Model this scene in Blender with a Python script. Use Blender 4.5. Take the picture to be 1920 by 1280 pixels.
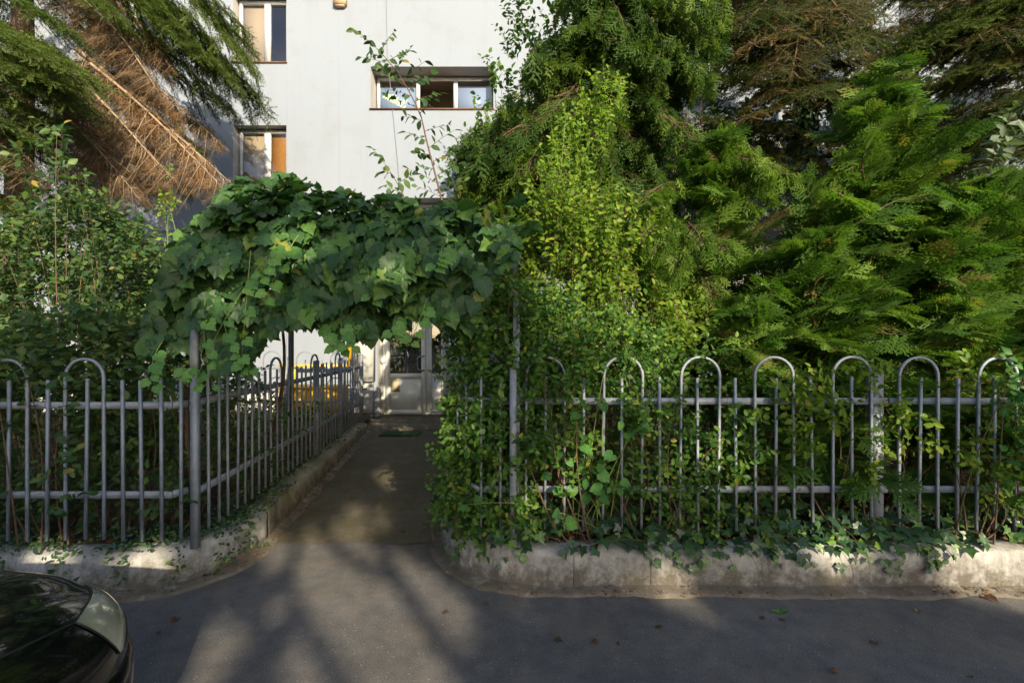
import bpy, math, random
import numpy as np
from mathutils import Vector, Matrix

rng = np.random.default_rng(11)
random.seed(11)
for o in list(bpy.data.objects):
    bpy.data.objects.remove(o)
scene = bpy.context.scene
COL = scene.collection

# ------------------------------------------------------------------ camera, sky, sun, exposure
EYE = 1.6
FPX = 853.3                                   # focal length in photograph pixels (16 mm on 36 mm)
cd = bpy.data.cameras.new('camera'); cam = bpy.data.objects.new('camera', cd); COL.objects.link(cam)
cd.sensor_width = 36; cd.lens = 16; cd.clip_start = 0.02; cd.clip_end = 800
cd.shift_y = 5 / 1920
cam.location = (0, 0, EYE); cam.rotation_euler = (math.radians(90), 0, 0)
scene.camera = cam

SUN_TO = Vector((0.45, -1.0, 0.48)).normalized()      # towards the sun: behind the viewer, a little right
wd = bpy.data.worlds.new('World'); scene.world = wd; wd.use_nodes = True
wn = wd.node_tree.nodes; wl = wd.node_tree.links
bg = wn['Background']; sky = wn.new('ShaderNodeTexSky'); sky.sky_type = 'NISHITA'
sky.sun_disc = False; sky.sun_elevation = math.asin(SUN_TO.z); sky.sun_rotation = math.atan2(SUN_TO.x, SUN_TO.y)
sky.air_density = 1.0; sky.dust_density = 1.5; sky.ozone_density = 1.0
wl.new(sky.outputs[0], bg.inputs[0]); bg.inputs[1].default_value = 0.11
sd = bpy.data.lights.new('sun', 'SUN'); sun = bpy.data.objects.new('sun', sd); COL.objects.link(sun)
sd.energy = 4.9; sd.angle = math.radians(0.6); sd.color = (1.0, 0.85, 0.61)
sun.rotation_euler = SUN_TO.to_track_quat('Z', 'Y').to_euler(); sun.location = (4, -8, 12)
vs = scene.view_settings
vs.view_transform = 'Standard'; vs.look = 'None'; vs.gamma = 1; vs.use_curve_mapping = False
vs.exposure = 0.97

# ------------------------------------------------------------------ helpers
def at(px, py, Y):
    """the point that lies at distance Y and shows at photograph pixel px, py"""
    return np.array([(px - 960) / FPX * Y, Y, EYE - (py - 645) / FPX * Y])

WORLD = {}
def wm(o): return WORLD.get(o.name, Matrix.Identity(4))
def tag(o, label, cat, group=None):
    o['label'] = label; o['category'] = cat
    if group: o['group'] = group
    return o
def thing(name, label, cat, loc=(0, 0, 0), group=None):
    o = bpy.data.objects.new(name, None); COL.objects.link(o)
    o.location = Vector(loc); o.empty_display_size = 0.1
    WORLD[o.name] = Matrix.Translation(Vector(loc))
    return tag(o, label, cat, group)
def link(name, me, parent=None, mw=None):
    o = bpy.data.objects.new(name, me); COL.objects.link(o)
    if mw is not None: o.matrix_basis = mw
    if parent is not None:
        o.parent = parent
        o.matrix_parent_inverse = wm(parent).inverted()
    WORLD[o.name] = mw.copy() if mw is not None else Matrix.Identity(4)
    return o
def child(name, me, parent):              # shares its parent's own coordinates
    o = bpy.data.objects.new(name, me); COL.objects.link(o); o.parent = parent
    WORLD[o.name] = wm(parent).copy()
    return o

def tmpl(verts, faces, vein=None):
    V = np.array(verts, float); vn = np.full(len(V), 0.5) if vein is None else np.array(vein, float)
    L = np.array([i for f in faces for i in f], int)
    C = np.array([len(f) for f in faces], int)
    return V, L, C, vn

class Batch:
    def __init__(s): s.v = []; s.l = []; s.c = []; s.r = []; s.w = []; s.n = 0
    def inst(s, tm, M, T, rnd=None):
        V, L, C, vn = tm; m = len(T); n = len(V)
        if m == 0: return s
        if rnd is None: rnd = rng.random(m)
        s.v.append((np.einsum('mij,nj->mni', M, V) + T[:, None, :]).reshape(-1, 3))
        s.l.append((L[None, :] + (np.arange(m) * n)[:, None] + s.n).reshape(-1))
        s.c.append(np.tile(C, m)); s.r.append(np.repeat(rnd, n)); s.w.append(np.tile(vn, m)); s.n += m * n
        return s
    def raw(s, verts, faces, rnd=0.5):
        V, L, C, vn = tmpl(verts, faces)
        s.v.append(V); s.l.append(L + s.n); s.c.append(C); s.r.append(np.full(len(V), rnd)); s.w.append(vn); s.n += len(V)
        return s
    def box(s, a, b, rnd=0.5):
        x0, y0, z0 = a; x1, y1, z1 = b
        return s.raw([(x0,y0,z0),(x1,y0,z0),(x1,y1,z0),(x0,y1,z0),(x0,y0,z1),(x1,y0,z1),(x1,y1,z1),(x0,y1,z1)],
                     [(0,3,2,1),(4,5,6,7),(0,1,5,4),(1,2,6,5),(2,3,7,6),(3,0,4,7)], rnd)
    def tube(s, pts, rad, sides=5, rnd=0.5, caps=True, up=None, tw=0.0):
        P = np.array(pts, float); n = len(P)
        R = np.full(n, rad) if np.isscalar(rad) else np.array(rad, float)
        D = np.gradient(P, axis=0); D /= np.linalg.norm(D, axis=1)[:, None] + 1e-9
        ref = np.array(up if up is not None else ((0, 0, 1) if abs(D[0, 2]) < 0.9 else (1, 0, 0)), float)
        A = np.cross(D, ref); 
        bad = np.linalg.norm(A, axis=1) < 1e-4
        A[bad] = np.cross(D[bad], np.array([0.3, 1, 0.2]))
        A /= np.linalg.norm(A, axis=1)[:, None]
        B = np.cross(D, A)
        th = np.arange(sides) / sides * 2 * math.pi + tw
        V = P[:, None, :] + R[:, None, None] * (np.cos(th)[None, :, None] * A[:, None, :] + np.sin(th)[None, :, None] * B[:, None, :])
        F = []
        for i in range(n - 1):
            for j in range(sides):
                k = (j + 1) % sides
                F.append((i*sides+j, i*sides+k, (i+1)*sides+k, (i+1)*sides+j))
        if caps:
            F.append(tuple(range(sides))[::-1]); F.append(tuple((n-1)*sides + j for j in range(sides)))
        return s.raw(V.reshape(-1, 3), F, rnd)
    def mesh(s, name, mat, smooth=False):
        me = bpy.data.meshes.new(name)
        if s.n:
            v = np.concatenate(s.v).astype(np.float32); l = np.concatenate(s.l).astype(np.int32)
            c = np.concatenate(s.c).astype(np.int32); r = np.concatenate(s.r).astype(np.float32)
            me.vertices.add(len(v)); me.vertices.foreach_set('co', v.ravel())
            me.loops.add(len(l)); me.loops.foreach_set('vertex_index', l)
            st = np.zeros(len(c), np.int32); st[1:] = np.cumsum(c)[:-1]
            me.polygons.add(len(c)); me.polygons.foreach_set('loop_start', st)
            me.polygons.foreach_set('loop_total', c)
            if smooth: me.polygons.foreach_set('use_smooth', np.ones(len(c), bool))
            at_ = me.attributes.new('rnd', 'FLOAT', 'POINT'); at_.data.foreach_set('value', r)
            at2 = me.attributes.new('vein', 'FLOAT', 'POINT'); at2.data.foreach_set('value', np.concatenate(s.w).astype(np.float32))
            me.update(calc_edges=True)
        if mat is not None: me.materials.append(mat)
        return me
    def build(s, name, mat, parent=None, smooth=False):
        return link(name, s.mesh(name, mat, smooth), parent)

def structure(o): o['kind'] = 'structure'; return o
def stuff(o): o['kind'] = 'stuff'; return o
def nrm(v): 
    v = np.asarray(v, float); return v / (np.linalg.norm(v, axis=-1, keepdims=True) + 1e-9)
def frames(d, n, sc):
    y = nrm(d); x = nrm(np.cross(y, n)); z = np.cross(x, y)
    return np.stack([x, y, z], axis=-1) * np.asarray(sc)[:, None, None]
def randv(m): return nrm(rng.normal(size=(m, 3)))
def inpoly(P, poly):
    x, y = P[:, 0], P[:, 1]; r = np.zeros(len(P), bool); n = len(poly)
    for i in range(n):
        x0, y0 = poly[i]; x1, y1 = poly[(i+1) % n]
        c = ((y0 > y) != (y1 > y)) & (x < (x1-x0) * (y-y0) / (y1-y0+1e-9) + x0)
        r ^= c
    return r
def vnoise(P, s=1.0, seed=0):
    P = np.asarray(P) / s + 100.0; I = np.floor(P).astype(np.int64); f = P - I; f = f*f*(3-2*f)
    def h(i, j, k):
        a = (i*374761393 + j*668265263 + k*2147483647 + seed*9176) & 0xffffffff
        a = ((a ^ (a >> 13)) * 1274126177) & 0xffffffff
        return ((a ^ (a >> 16)) & 0xffff) / 65535.0
    r = 0
    for dx in (0, 1):
        for dy in (0, 1):
            for dz in (0, 1):
                w = (f[:,0] if dx else 1-f[:,0]) * (f[:,1] if dy else 1-f[:,1]) * (f[:,2] if dz else 1-f[:,2])
                r = r + w * h(I[:,0]+dx, I[:,1]+dy, I[:,2]+dz)
    return r
def sample(poly, n, Y0, Y1, clump=None, thr=0.5, seed=0):
    """n points through the volume seen inside an outline, between two distances"""
    poly = np.array(poly, float); lo = poly.min(0); hi = poly.max(0); out = []; got = 0
    while got < n:
        p = lo + rng.random((n*4, 2)) * (hi - lo); p = p[inpoly(p, poly)]
        Y = Y0 + rng.random(len(p)) * (Y1 - Y0)
        w = np.stack([(p[:,0]-960)/FPX*Y, Y, EYE-(p[:,1]-645)/FPX*Y], 1)
        if clump: 
            k = vnoise(w, clump, seed); w = w[k > thr - 0.12 + 0.24*rng.random(len(w))]
        w = w[w[:, 2] > 0.2]
        out.append(w); got += len(w)
    return np.concatenate(out)[:n]

# ------------------------------------------------------------------ materials
def mat_new(name):
    m = bpy.data.materials.new(name); m.use_nodes = True
    return m, m.node_tree.nodes, m.node_tree.links, m.node_tree.nodes['Principled BSDF']
def ramp(nodes, stops):
    r = nodes.new('ShaderNodeValToRGB'); e = r.color_ramp.elements
    while len(e) < len(stops): e.new(0.5)
    for i, (p, c) in enumerate(stops): e[i].position = p; e[i].color = (*c, 1)
    return r
def noise(nodes, links, scale, detail=4, rough=0.55, vec=None):
    n = nodes.new('ShaderNodeTexNoise'); n.inputs['Scale'].default_value = scale
    n.inputs['Detail'].default_value = detail; n.inputs['Roughness'].default_value = rough
    if vec is not None: links.new(vec, n.inputs['Vector'])
    return n
def mixc(nodes, links, fac, a, b, mode='MIX'):
    m = nodes.new('ShaderNodeMix'); m.data_type = 'RGBA'; m.blend_type = mode
    for s, v in ((m.inputs[0], fac), (m.inputs[6], a), (m.inputs[7], b)):
        if hasattr(v, 'links'): links.new(v, s)
        elif isinstance(v, tuple): s.default_value = (*v, 1)
        else: s.default_value = v
    return m.outputs[2]
def mathn(nodes, links, op, a, b=0.0, clamp=False):
    m = nodes.new('ShaderNodeMath'); m.operation = op; m.use_clamp = clamp
    for s, v in ((m.inputs[0], a), (m.inputs[1], b)):
        if hasattr(v, 'links'): links.new(v, s)
        else: s.default_value = v
    return m.outputs[0]
def bump(nodes, links, b, h, st=0.3, dist=0.01):
    n = nodes.new('ShaderNodeBump'); n.inputs['Strength'].default_value = st; n.inputs['Distance'].default_value = dist
    links.new(h, n.inputs['Height']); links.new(n.outputs[0], b.inputs['Normal'])

def leaf_mat(name, stops, rough=0.5, trans=0.35, spec=0.4, tint=1.6):
    spec = spec if 'vine' in name or 'ivy' in name else spec*0.45
    m, N, L, b = mat_new(name)
    a = N.new('ShaderNodeAttribute'); a.attribute_name = 'rnd'
    oi = N.new('ShaderNodeObjectInfo')
    s = mathn(N, L, 'FRACT', mathn(N, L, 'ADD', a.outputs['Fac'], oi.outputs['Random']))
    r = ramp(N, stops); L.new(s, r.inputs[0])
    g = N.new('ShaderNodeNewGeometry')
    n = noise(N, L, 30, 1, vec=g.outputs['Position']) if any(k in name for k in ('vine', 'ivy', 'heart')) else None
    c = mixc(N, L, mathn(N, L, 'MULTIPLY', n.outputs[0], 0.5) if n else 0.25, r.outputs[0], mixc(N, L, 1.0, r.outputs[0], (0.55, 0.6, 0.5), 'MULTIPLY'))
    av = N.new('ShaderNodeAttribute'); av.attribute_name = 'vein'
    vr = ramp(N, [(0.0, (1, 1, 1)), (0.16, (0, 0, 0))]); L.new(av.outputs['Fac'], vr.inputs[0])
    c = mixc(N, L, mathn(N, L, 'MULTIPLY', vr.outputs[0], 0.55), c, mixc(N, L, 1.0, c, (1.9, 1.8, 1.6), 'MULTIPLY'))
    L.new(c, b.inputs['Base Color'])
    b.inputs['Roughness'].default_value = rough; b.inputs['Specular IOR Level'].default_value = spec
    t = N.new('ShaderNodeBsdfTranslucent')
    L.new(mixc(N, L, 1.0, c, (1.0*tint, 1.1*tint, 0.5*tint), 'MULTIPLY'), t.inputs['Color'])
    mx = N.new('ShaderNodeMixShader'); mx.inputs[0].default_value = trans
    L.new(b.outputs[0], mx.inputs[1]); L.new(t.outputs[0], mx.inputs[2])
    L.new(mx.outputs[0], N['Material Output'].inputs['Surface'])
    return m
def plain(name, col, rough=0.6, metal=0.0, spec=0.5, nscale=None, namt=0.25, bumpst=0.0):
    m, N, L, b = mat_new(name)
    b.inputs['Roughness'].default_value = rough; b.inputs['Metallic'].default_value = metal
    b.inputs['Specular IOR Level'].default_value = spec
    if nscale:
        tc = N.new('ShaderNodeTexCoord')
        n = noise(N, L, nscale, 5, 0.6, tc.outputs['Object'])
        r = ramp(N, [(0.3, tuple(c*(1-namt) for c in col)), (0.7, tuple(min(1, c*(1+namt)) for c in col))])
        L.new(n.outputs[0], r.inputs[0]); L.new(r.outputs[0], b.inputs['Base Color'])
        if bumpst: bump(N, L, b, n.outputs[0], bumpst, 0.004)
    else: b.inputs['Base Color'].default_value = (*col, 1)
    return m

def m_asphalt(name, base, moss=0.0):
    m, N, L, b = mat_new(name)
    g = N.new('ShaderNodeNewGeometry'); P = g.outputs['Position']
    n1 = noise(N, L, 0.9, 5, 0.6, P); n2 = noise(N, L, 140, 3, 0.7, P); n3 = noise(N, L, 9, 5, 0.65, P)
    r1 = ramp(N, [(0.3, tuple(c*0.72 for c in base)), (0.72, tuple(c*1.3 for c in base))]); L.new(n1.outputs[0], r1.inputs[0])
    r2 = ramp(N, [(0.3, (0.5, 0.5, 0.5)), (0.7, (1.5, 1.5, 1.5))]); L.new(n2.outputs[0], r2.inputs[0])
    c = mixc(N, L, 1.0, r1.outputs[0], r2.outputs[0], 'MULTIPLY')
    r3 = ramp(N, [(0.35, (0.8, 0.8, 0.8)), (0.65, (1.15, 1.12, 1.08))]); L.new(n3.outputs[0], r3.inputs[0])
    c = mixc(N, L, 1.0, c, r3.outputs[0], 'MULTIPLY')
    # pale stone chips in the binder
    v = N.new('ShaderNodeTexVoronoi'); v.inputs['Scale'].default_value = 48; L.new(P, v.inputs['Vector'])
    sp = ramp(N, [(0.10, (1, 1, 1)), (0.2, (0, 0, 0))]); L.new(v.outputs['Distance'], sp.inputs[0])
    vr = N.new('ShaderNodeSeparateColor'); L.new(v.outputs['Color'], vr.inputs[0])
    pick = mathn(N, L, 'GREATER_THAN', vr.outputs[0], 0.78)
    c = mixc(N, L, mathn(N, L, 'MULTIPLY', mathn(N, L, 'MULTIPLY', sp.outputs[0], pick), 0.55), c, (0.42, 0.41, 0.39))
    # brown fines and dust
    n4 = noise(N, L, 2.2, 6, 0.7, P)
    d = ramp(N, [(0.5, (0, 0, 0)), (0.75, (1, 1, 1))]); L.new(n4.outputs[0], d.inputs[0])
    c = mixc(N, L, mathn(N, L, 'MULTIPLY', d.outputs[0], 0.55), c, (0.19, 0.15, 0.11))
    if moss:
        n5 = noise(N, L, 3.0, 6, 0.65, P)
        d5 = ramp(N, [(0.42, (0, 0, 0)), (0.62, (1, 1, 1))]); L.new(n5.outputs[0], d5.inputs[0])
        c = mixc(N, L, mathn(N, L, 'MULTIPLY', d5.outputs[0], moss), c, (0.075, 0.075, 0.022))
    L.new(c, b.inputs['Base Color']); b.inputs['Roughness'].default_value = 0.82; b.inputs['Specular IOR Level'].default_value = 0.35
    bump(N, L, b, n2.outputs[0], 0.5, 0.004)
    return m
def m_concrete(name, base, stain=(0.07, 0.055, 0.04), moss=(0.09, 0.095, 0.02), mossamt=0.35, stainamt=0.8):
    m, N, L, b = mat_new(name)
    g = N.new('ShaderNodeNewGeometry'); P = g.outputs['Position']
    sx = N.new('ShaderNodeSeparateXYZ'); L.new(P, sx.inputs[0])
    mp = N.new('ShaderNodeMapping'); mp.inputs['Scale'].default_value = (1, 1, 0.22); L.new(P, mp.inputs[0])
    n1 = noise(N, L, 3, 6, 0.62, P); n2 = noise(N, L, 14, 6, 0.68, mp.outputs[0]); n3 = noise(N, L, 60, 4, 0.7, P)
    r1 = ramp(N, [(0.3, tuple(c*0.7 for c in base)), (0.7, tuple(c*1.2 for c in base))]); L.new(n1.outputs[0], r1.inputs[0])
    r2 = ramp(N, [(0.3, (0.62, 0.6, 0.57)), (0.62, (1.12, 1.12, 1.12))]); L.new(n2.outputs[0], r2.inputs[0])
    c = mixc(N, L, 1.0, r1.outputs[0], r2.outputs[0], 'MULTIPLY')
    # splashed dirt: blotches that get rarer with height
    hz = mathn(N, L, 'SUBTRACT', 1.0, mathn(N, L, 'MULTIPLY', sx.outputs[2], 3.2), True)
    nn = noise(N, L, 11, 7, 0.72, P)
    dm = mathn(N, L, 'ADD', mathn(N, L, 'MULTIPLY', hz, 0.42), nn.outputs[0])
    dr = ramp(N, [(0.62, (0, 0, 0)), (0.86, (1, 1, 1))]); L.new(dm, dr.inputs[0])
    c = mixc(N, L, mathn(N, L, 'MULTIPLY', dr.outputs[0], stainamt), c, stain)
    n5 = noise(N, L, 4.5, 6, 0.7, P); r5 = ramp(N, [(0.5, (0, 0, 0)), (0.68, (1, 1, 1))]); L.new(n5.outputs[0], r5.inputs[0])
    c = mixc(N, L, mathn(N, L, 'MULTIPLY', r5.outputs[0], mossamt), c, moss)
    L.new(c, b.inputs['Base Color']); b.inputs['Roughness'].default_value = 0.9; b.inputs['Specular IOR Level'].default_value = 0.25
    hh = mathn(N, L, 'ADD', n3.outputs[0], mathn(N, L, 'MULTIPLY', nn.outputs[0], 1.5))
    bump(N, L, b, hh, 0.55, 0.008)
    return m
def m_plaster():
    m, N, L, b = mat_new('painted_plaster')
    g = N.new('ShaderNodeNewGeometry'); P = g.outputs['Position']
    mp = N.new('ShaderNodeMapping'); mp.inputs['Scale'].default_value = (1, 1, 0.18); L.new(P, mp.inputs[0])
    n1 = noise(N, L, 0.5, 5, 0.6, P); n2 = noise(N, L, 2.6, 6, 0.65, mp.outputs[0]); n3 = noise(N, L, 45, 4, 0.7, P)
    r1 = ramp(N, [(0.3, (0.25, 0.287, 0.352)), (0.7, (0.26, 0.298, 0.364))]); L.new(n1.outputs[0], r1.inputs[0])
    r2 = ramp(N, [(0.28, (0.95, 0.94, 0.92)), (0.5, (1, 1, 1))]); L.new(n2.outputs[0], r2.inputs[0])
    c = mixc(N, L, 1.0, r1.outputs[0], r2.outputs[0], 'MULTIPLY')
    n4 = noise(N, L, 1.3, 7, 0.7, P); r4 = ramp(N, [(0.52, (1, 1, 1)), (0.72, (0.94, 0.90, 0.84))]); L.new(n4.outputs[0], r4.inputs[0])
    c = mixc(N, L, 1.0, c, r4.outputs[0], 'MULTIPLY')
    mp2 = N.new('ShaderNodeMapping'); mp2.inputs['Scale'].default_value = (1, 1, 0.05); L.new(P, mp2.inputs[0])
    n5 = noise(N, L, 9, 4, 0.6, mp2.outputs[0]); r5 = ramp(N, [(0.62, (1, 1, 1)), (0.75, (0.965, 0.955, 0.935))]); L.new(n5.outputs[0], r5.inputs[0])
    c = mixc(N, L, 1.0, c, r5.outputs[0], 'MULTIPLY')
    L.new(c, b.inputs['Base Color']); b.inputs['Roughness'].default_value = 0.9; b.inputs['Specular IOR Level'].default_value = 0.2
    bump(N, L, b, mathn(N, L, 'ADD', n3.outputs[0], mathn(N, L, 'MULTIPLY', n4.outputs[0], 2.0)), 0.35, 0.006)
    return m
def m_bark(name, col, sc=30):
    m, N, L, b = mat_new(name)
    tc = N.new('ShaderNodeNewGeometry')
    mp = N.new('ShaderNodeMapping'); mp.inputs['Scale'].default_value = (1, 1, 0.25); L.new(tc.outputs['Position'], mp.inputs[0])
    n = noise(N, L, sc, 6, 0.7, mp.outputs[0])
    r = ramp(N, [(0.3, tuple(c*0.4 for c in col)), (0.68, tuple(c*1.35 for c in col))]); L.new(n.outputs[0], r.inputs[0])
    L.new(r.outputs[0], b.inputs['Base Color']); b.inputs['Roughness'].default_value = 0.9; b.inputs['Specular IOR Level'].default_value = 0.2
    bump(N, L, b, n.outputs[0], 0.7, 0.01)
    return m
def m_galv():
    m, N, L, b = mat_new('galvanised_steel')
    g = N.new('ShaderNodeNewGeometry')
    n = noise(N, L, 18, 6, 0.7, g.outputs['Position']); n2 = noise(N, L, 90, 3, 0.6, g.outputs['Position'])
    r = ramp(N, [(0.3, (0.18, 0.205, 0.25)), (0.7, (0.30, 0.335, 0.39))]); L.new(n.outputs[0], r.inputs[0])
    r2 = ramp(N, [(0.62, (0, 0, 0)), (0.75, (1, 1, 1))]); L.new(n2.outputs[0], r2.inputs[0])
    c = mixc(N, L, mathn(N, L, 'MULTIPLY', r2.outputs[0], 0.6), r.outputs[0], (0.13, 0.10, 0.075))
    L.new(c, b.inputs['Base Color']); b.inputs['Metallic'].default_value = 0.25
    rr = ramp(N, [(0.3, (0.5,)*3), (0.7, (0.72,)*3)]); L.new(n.outputs[0], rr.inputs[0]); L.new(rr.outputs[0], b.inputs['Roughness'])
    return m
def m_glass(name, tint=(0.85, 0.9, 0.92), refl=0.3):
    m, N, L, b = mat_new(name)
    t = N.new('ShaderNodeBsdfTransparent'); t.inputs[0].default_value = (*tint, 1)
    g = N.new('ShaderNodeBsdfGlossy'); g.inputs['Roughness'].default_value = 0.01; g.inputs['Color'].default_value = (0.95, 0.97, 1, 1)
    mx = N.new('ShaderNodeMixShader'); mx.inputs[0].default_value = refl
    L.new(t.outputs[0], mx.inputs[1]); L.new(g.outputs[0], mx.inputs[2]); L.new(mx.outputs[0], N['Material Output'].inputs['Surface'])
    return m
def m_paint():
    m, N, L, b = mat_new('black_car_paint')
    b.inputs['Base Color'].default_value = (0.004, 0.004, 0.005, 1); b.inputs['Roughness'].default_value = 0.12
    b.inputs['Coat Weight'].default_value = 0.7; b.inputs['Coat Roughness'].default_value = 0.015; b.inputs['Specular IOR Level'].default_value = 0.3
    return m

M = {}
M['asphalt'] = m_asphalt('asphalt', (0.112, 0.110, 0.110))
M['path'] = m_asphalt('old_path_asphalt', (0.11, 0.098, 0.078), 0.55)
M['wall_concrete'] = m_concrete('weathered_concrete', (0.37, 0.365, 0.355), mossamt=0.22)
M['kerb_concrete'] = m_concrete('mossy_concrete', (0.28, 0.26, 0.20), mossamt=0.8, moss=(0.13, 0.125, 0.025))
M['gutter'] = m_concrete('gutter_concrete', (0.36, 0.33, 0.29), stainamt=0.75, mossamt=0.25)
M['plaster'] = m_plaster()
M['plinth'] = plain('grey_plinth_render', (0.42, 0.43, 0.42), 0.9, nscale=5, namt=0.2, bumpst=0.3)
M['soil'] = plain('dark_leaf_litter_soil', (0.055, 0.038, 0.022), 0.95, nscale=12, namt=0.6, bumpst=0.8)
M['ground'] = plain('ground_earth', (0.09, 0.09, 0.08), 0.95, nscale=1.0, namt=0.3)
M['galv'] = m_galv()
M['dark_steel'] = plain('dark_weathered_steel', (0.10, 0.10, 0.10), 0.6, 0.3, nscale=20, namt=0.5)
M['pvc'] = plain('white_pvc', (0.5, 0.52, 0.55), 0.35, nscale=6, namt=0.05)
M['doorpvc'] = plain('aged_white_pvc', (0.66, 0.67, 0.64), 0.4, nscale=6, namt=0.08)
M['reveal'] = plain('bounce_lit_reveal', (0.46, 0.45, 0.44), 0.9, nscale=4, namt=0.08)  # lighter than the wall plaster: bounced light is put into this colour
M['sill'] = plain('brown_metal_sill', (0.14, 0.07, 0.045), 0.5)
M['glass'] = m_glass('window_glass', (0.93, 0.95, 0.95), 0.12)
M['doorglass'] = m_glass('door_glass', (0.5, 0.5, 0.48), 0.4)
M['room'] = plain('room_wall_beige', (0.5, 0.41, 0.32), 0.9)
M['blind'] = plain('taupe_roller_blind', (0.34, 0.26, 0.18), 0.9, nscale=60, namt=0.1)
M['bamboo'] = plain('bamboo_slat', (0.42, 0.19, 0.05), 0.7, nscale=30, namt=0.25)
M['bluefilm'] = plain('blue_window_film', (0.22, 0.28, 0.42), 0.25)
M['greenprint'] = plain('pale_green_print', (0.55, 0.75, 0.35), 0.5)
M['yellow'] = plain('yellow_gas_paint', (0.72, 0.42, 0.02), 0.45, nscale=10, namt=0.2)
M['mat'] = plain('green_bristle_mat', (0.016, 0.06, 0.016), 0.95, nscale=200, namt=0.5, bumpst=1.0)
M['bark'] = m_bark('brown_bark', (0.12, 0.08, 0.055))
M['greybark'] = m_bark('grey_bark', (0.17, 0.14, 0.11))
M['deadwood'] = m_bark('dead_conifer_wood', (0.34, 0.25, 0.17), 40)
M['stem'] = plain('brown_stem', (0.10, 0.06, 0.035), 0.8, nscale=40, namt=0.4)
M['greenstem'] = plain('green_stem', (0.17, 0.22, 0.05), 0.6)
M['vine'] = leaf_mat('grape_vine_leaf', [(0.0, (0.030, 0.078, 0.032)), (0.45, (0.050, 0.118, 0.040)), (0.8, (0.082, 0.172, 0.046)), (0.985, (0.14, 0.27, 0.055)), (1.0, (0.28, 0.27, 0.06))], 0.45, 0.3, 0.32)
M['young'] = leaf_mat('young_vine_leaf', [(0.0, (0.09, 0.22, 0.05)), (1.0, (0.17, 0.33, 0.07))], 0.45, 0.35, 0.45)
M['shrub'] = leaf_mat('shrub_leaf', [(0.0, (0.030, 0.075, 0.030)), (0.6, (0.058, 0.115, 0.036)), (0.97, (0.11, 0.18, 0.045)), (1.0, (0.3, 0.22, 0.05))], 0.45, 0.3, 0.5)
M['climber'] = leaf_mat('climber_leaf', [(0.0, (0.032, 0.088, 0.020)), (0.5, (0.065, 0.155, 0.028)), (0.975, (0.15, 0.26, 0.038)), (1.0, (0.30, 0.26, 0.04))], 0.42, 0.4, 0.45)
M['bright'] = leaf_mat('bright_shoot_leaf', [(0.0, (0.12, 0.24, 0.03)), (0.8, (0.22, 0.34, 0.045)), (1.0, (0.35, 0.36, 0.06))], 0.45, 0.45, 0.4)
M['sunclimb'] = leaf_mat('sunlit_climber_leaf', [(0.0, (0.06, 0.13, 0.015)), (0.6, (0.13, 0.22, 0.022)), (0.97, (0.23, 0.32, 0.035)), (1.0, (0.3, 0.27, 0.05))], 0.42, 0.42, 0.45)  # climber leaf in a lighter, yellower copy with sunlight put into the colour
M['heart'] = leaf_mat('heart_leaf', [(0.0, (0.045, 0.13, 0.04)), (1.0, (0.085, 0.21, 0.05))], 0.5, 0.35, 0.4)
M['ivy'] = leaf_mat('ivy_leaf', [(0.0, (0.022, 0.055, 0.028)), (0.6, (0.04, 0.095, 0.036)), (0.88, (0.075, 0.15, 0.04)), (1.0, (0.16, 0.28, 0.04))], 0.38, 0.2, 0.5)
M['spruce'] = leaf_mat('spruce_needles', [(0.0, (0.055, 0.095, 0.026)), (0.6, (0.10, 0.15, 0.035)), (1.0, (0.15, 0.20, 0.05))], 0.55, 0.25, 0.3)
M['deadneedle'] = leaf_mat('dead_needles', [(0.0, (0.15, 0.11, 0.078)), (0.55, (0.22, 0.16, 0.11)), (0.8, (0.25, 0.14, 0.07)), (1.0, (0.33, 0.19, 0.09))], 0.8, 0.2, 0.2, 1.2)
M['olive'] = leaf_mat('olive_needles', [(0.0, (0.045, 0.050, 0.016)), (0.55, (0.085, 0.088, 0.026)), (0.9, (0.14, 0.125, 0.04)), (1.0, (0.22, 0.12, 0.055))], 0.6, 0.3, 0.3)
M['cypress'] = leaf_mat('cypress_scales', [(0.0, (0.032, 0.070, 0.016)), (0.6, (0.060, 0.115, 0.022)), (1.0, (0.12, 0.18, 0.03))], 0.55, 0.35, 0.3)
M['cypress_sun'] = leaf_mat('sunlit_frond_scales', [(0.0, (0.06, 0.125, 0.018)), (0.6, (0.11, 0.19, 0.026)), (0.95, (0.18, 0.27, 0.04)), (1.0, (0.24, 0.17, 0.06))], 0.55, 0.38, 0.3)  # brighter copy of the cypress scales, sunlight painted into the tone
M['thuja'] = leaf_mat('thuja_scales', [(0.0, (0.05, 0.115, 0.022)), (0.6, (0.10, 0.19, 0.032)), (0.95, (0.17, 0.27, 0.045)), (1.0, (0.22, 0.17, 0.06))], 0.5, 0.38, 0.35)
M['grey_leaf'] = leaf_mat('grey_green_leaf', [(0.0, (0.10, 0.15, 0.10)), (1.0, (0.17, 0.22, 0.15))], 0.45, 0.25, 0.4)
M['deadleaf'] = leaf_mat('dry_brown_leaf', [(0.0, (0.11, 0.06, 0.035)), (0.6, (0.18, 0.10, 0.055)), (1.0, (0.25, 0.17, 0.09))], 0.8, 0.15, 0.2, 1.0)
M['street_leaf'] = leaf_mat('street_tree_leaf', [(0.0, (0.05, 0.10, 0.03)), (1.0, (0.09, 0.15, 0.04))], 0.55, 0.12, 0.3, 1.0)
M['paint'] = m_paint()
M['black'] = plain('black_trim', (0.01, 0.01, 0.01), 0.5)
M['rubber'] = plain('rubber_tyre', (0.02, 0.02, 0.02), 0.85)
M['chrome'] = plain('chrome', (0.75, 0.75, 0.76), 0.12, 1.0)
M['alloy'] = plain('alloy_wheel', (0.5, 0.5, 0.52), 0.3, 0.9)
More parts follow.
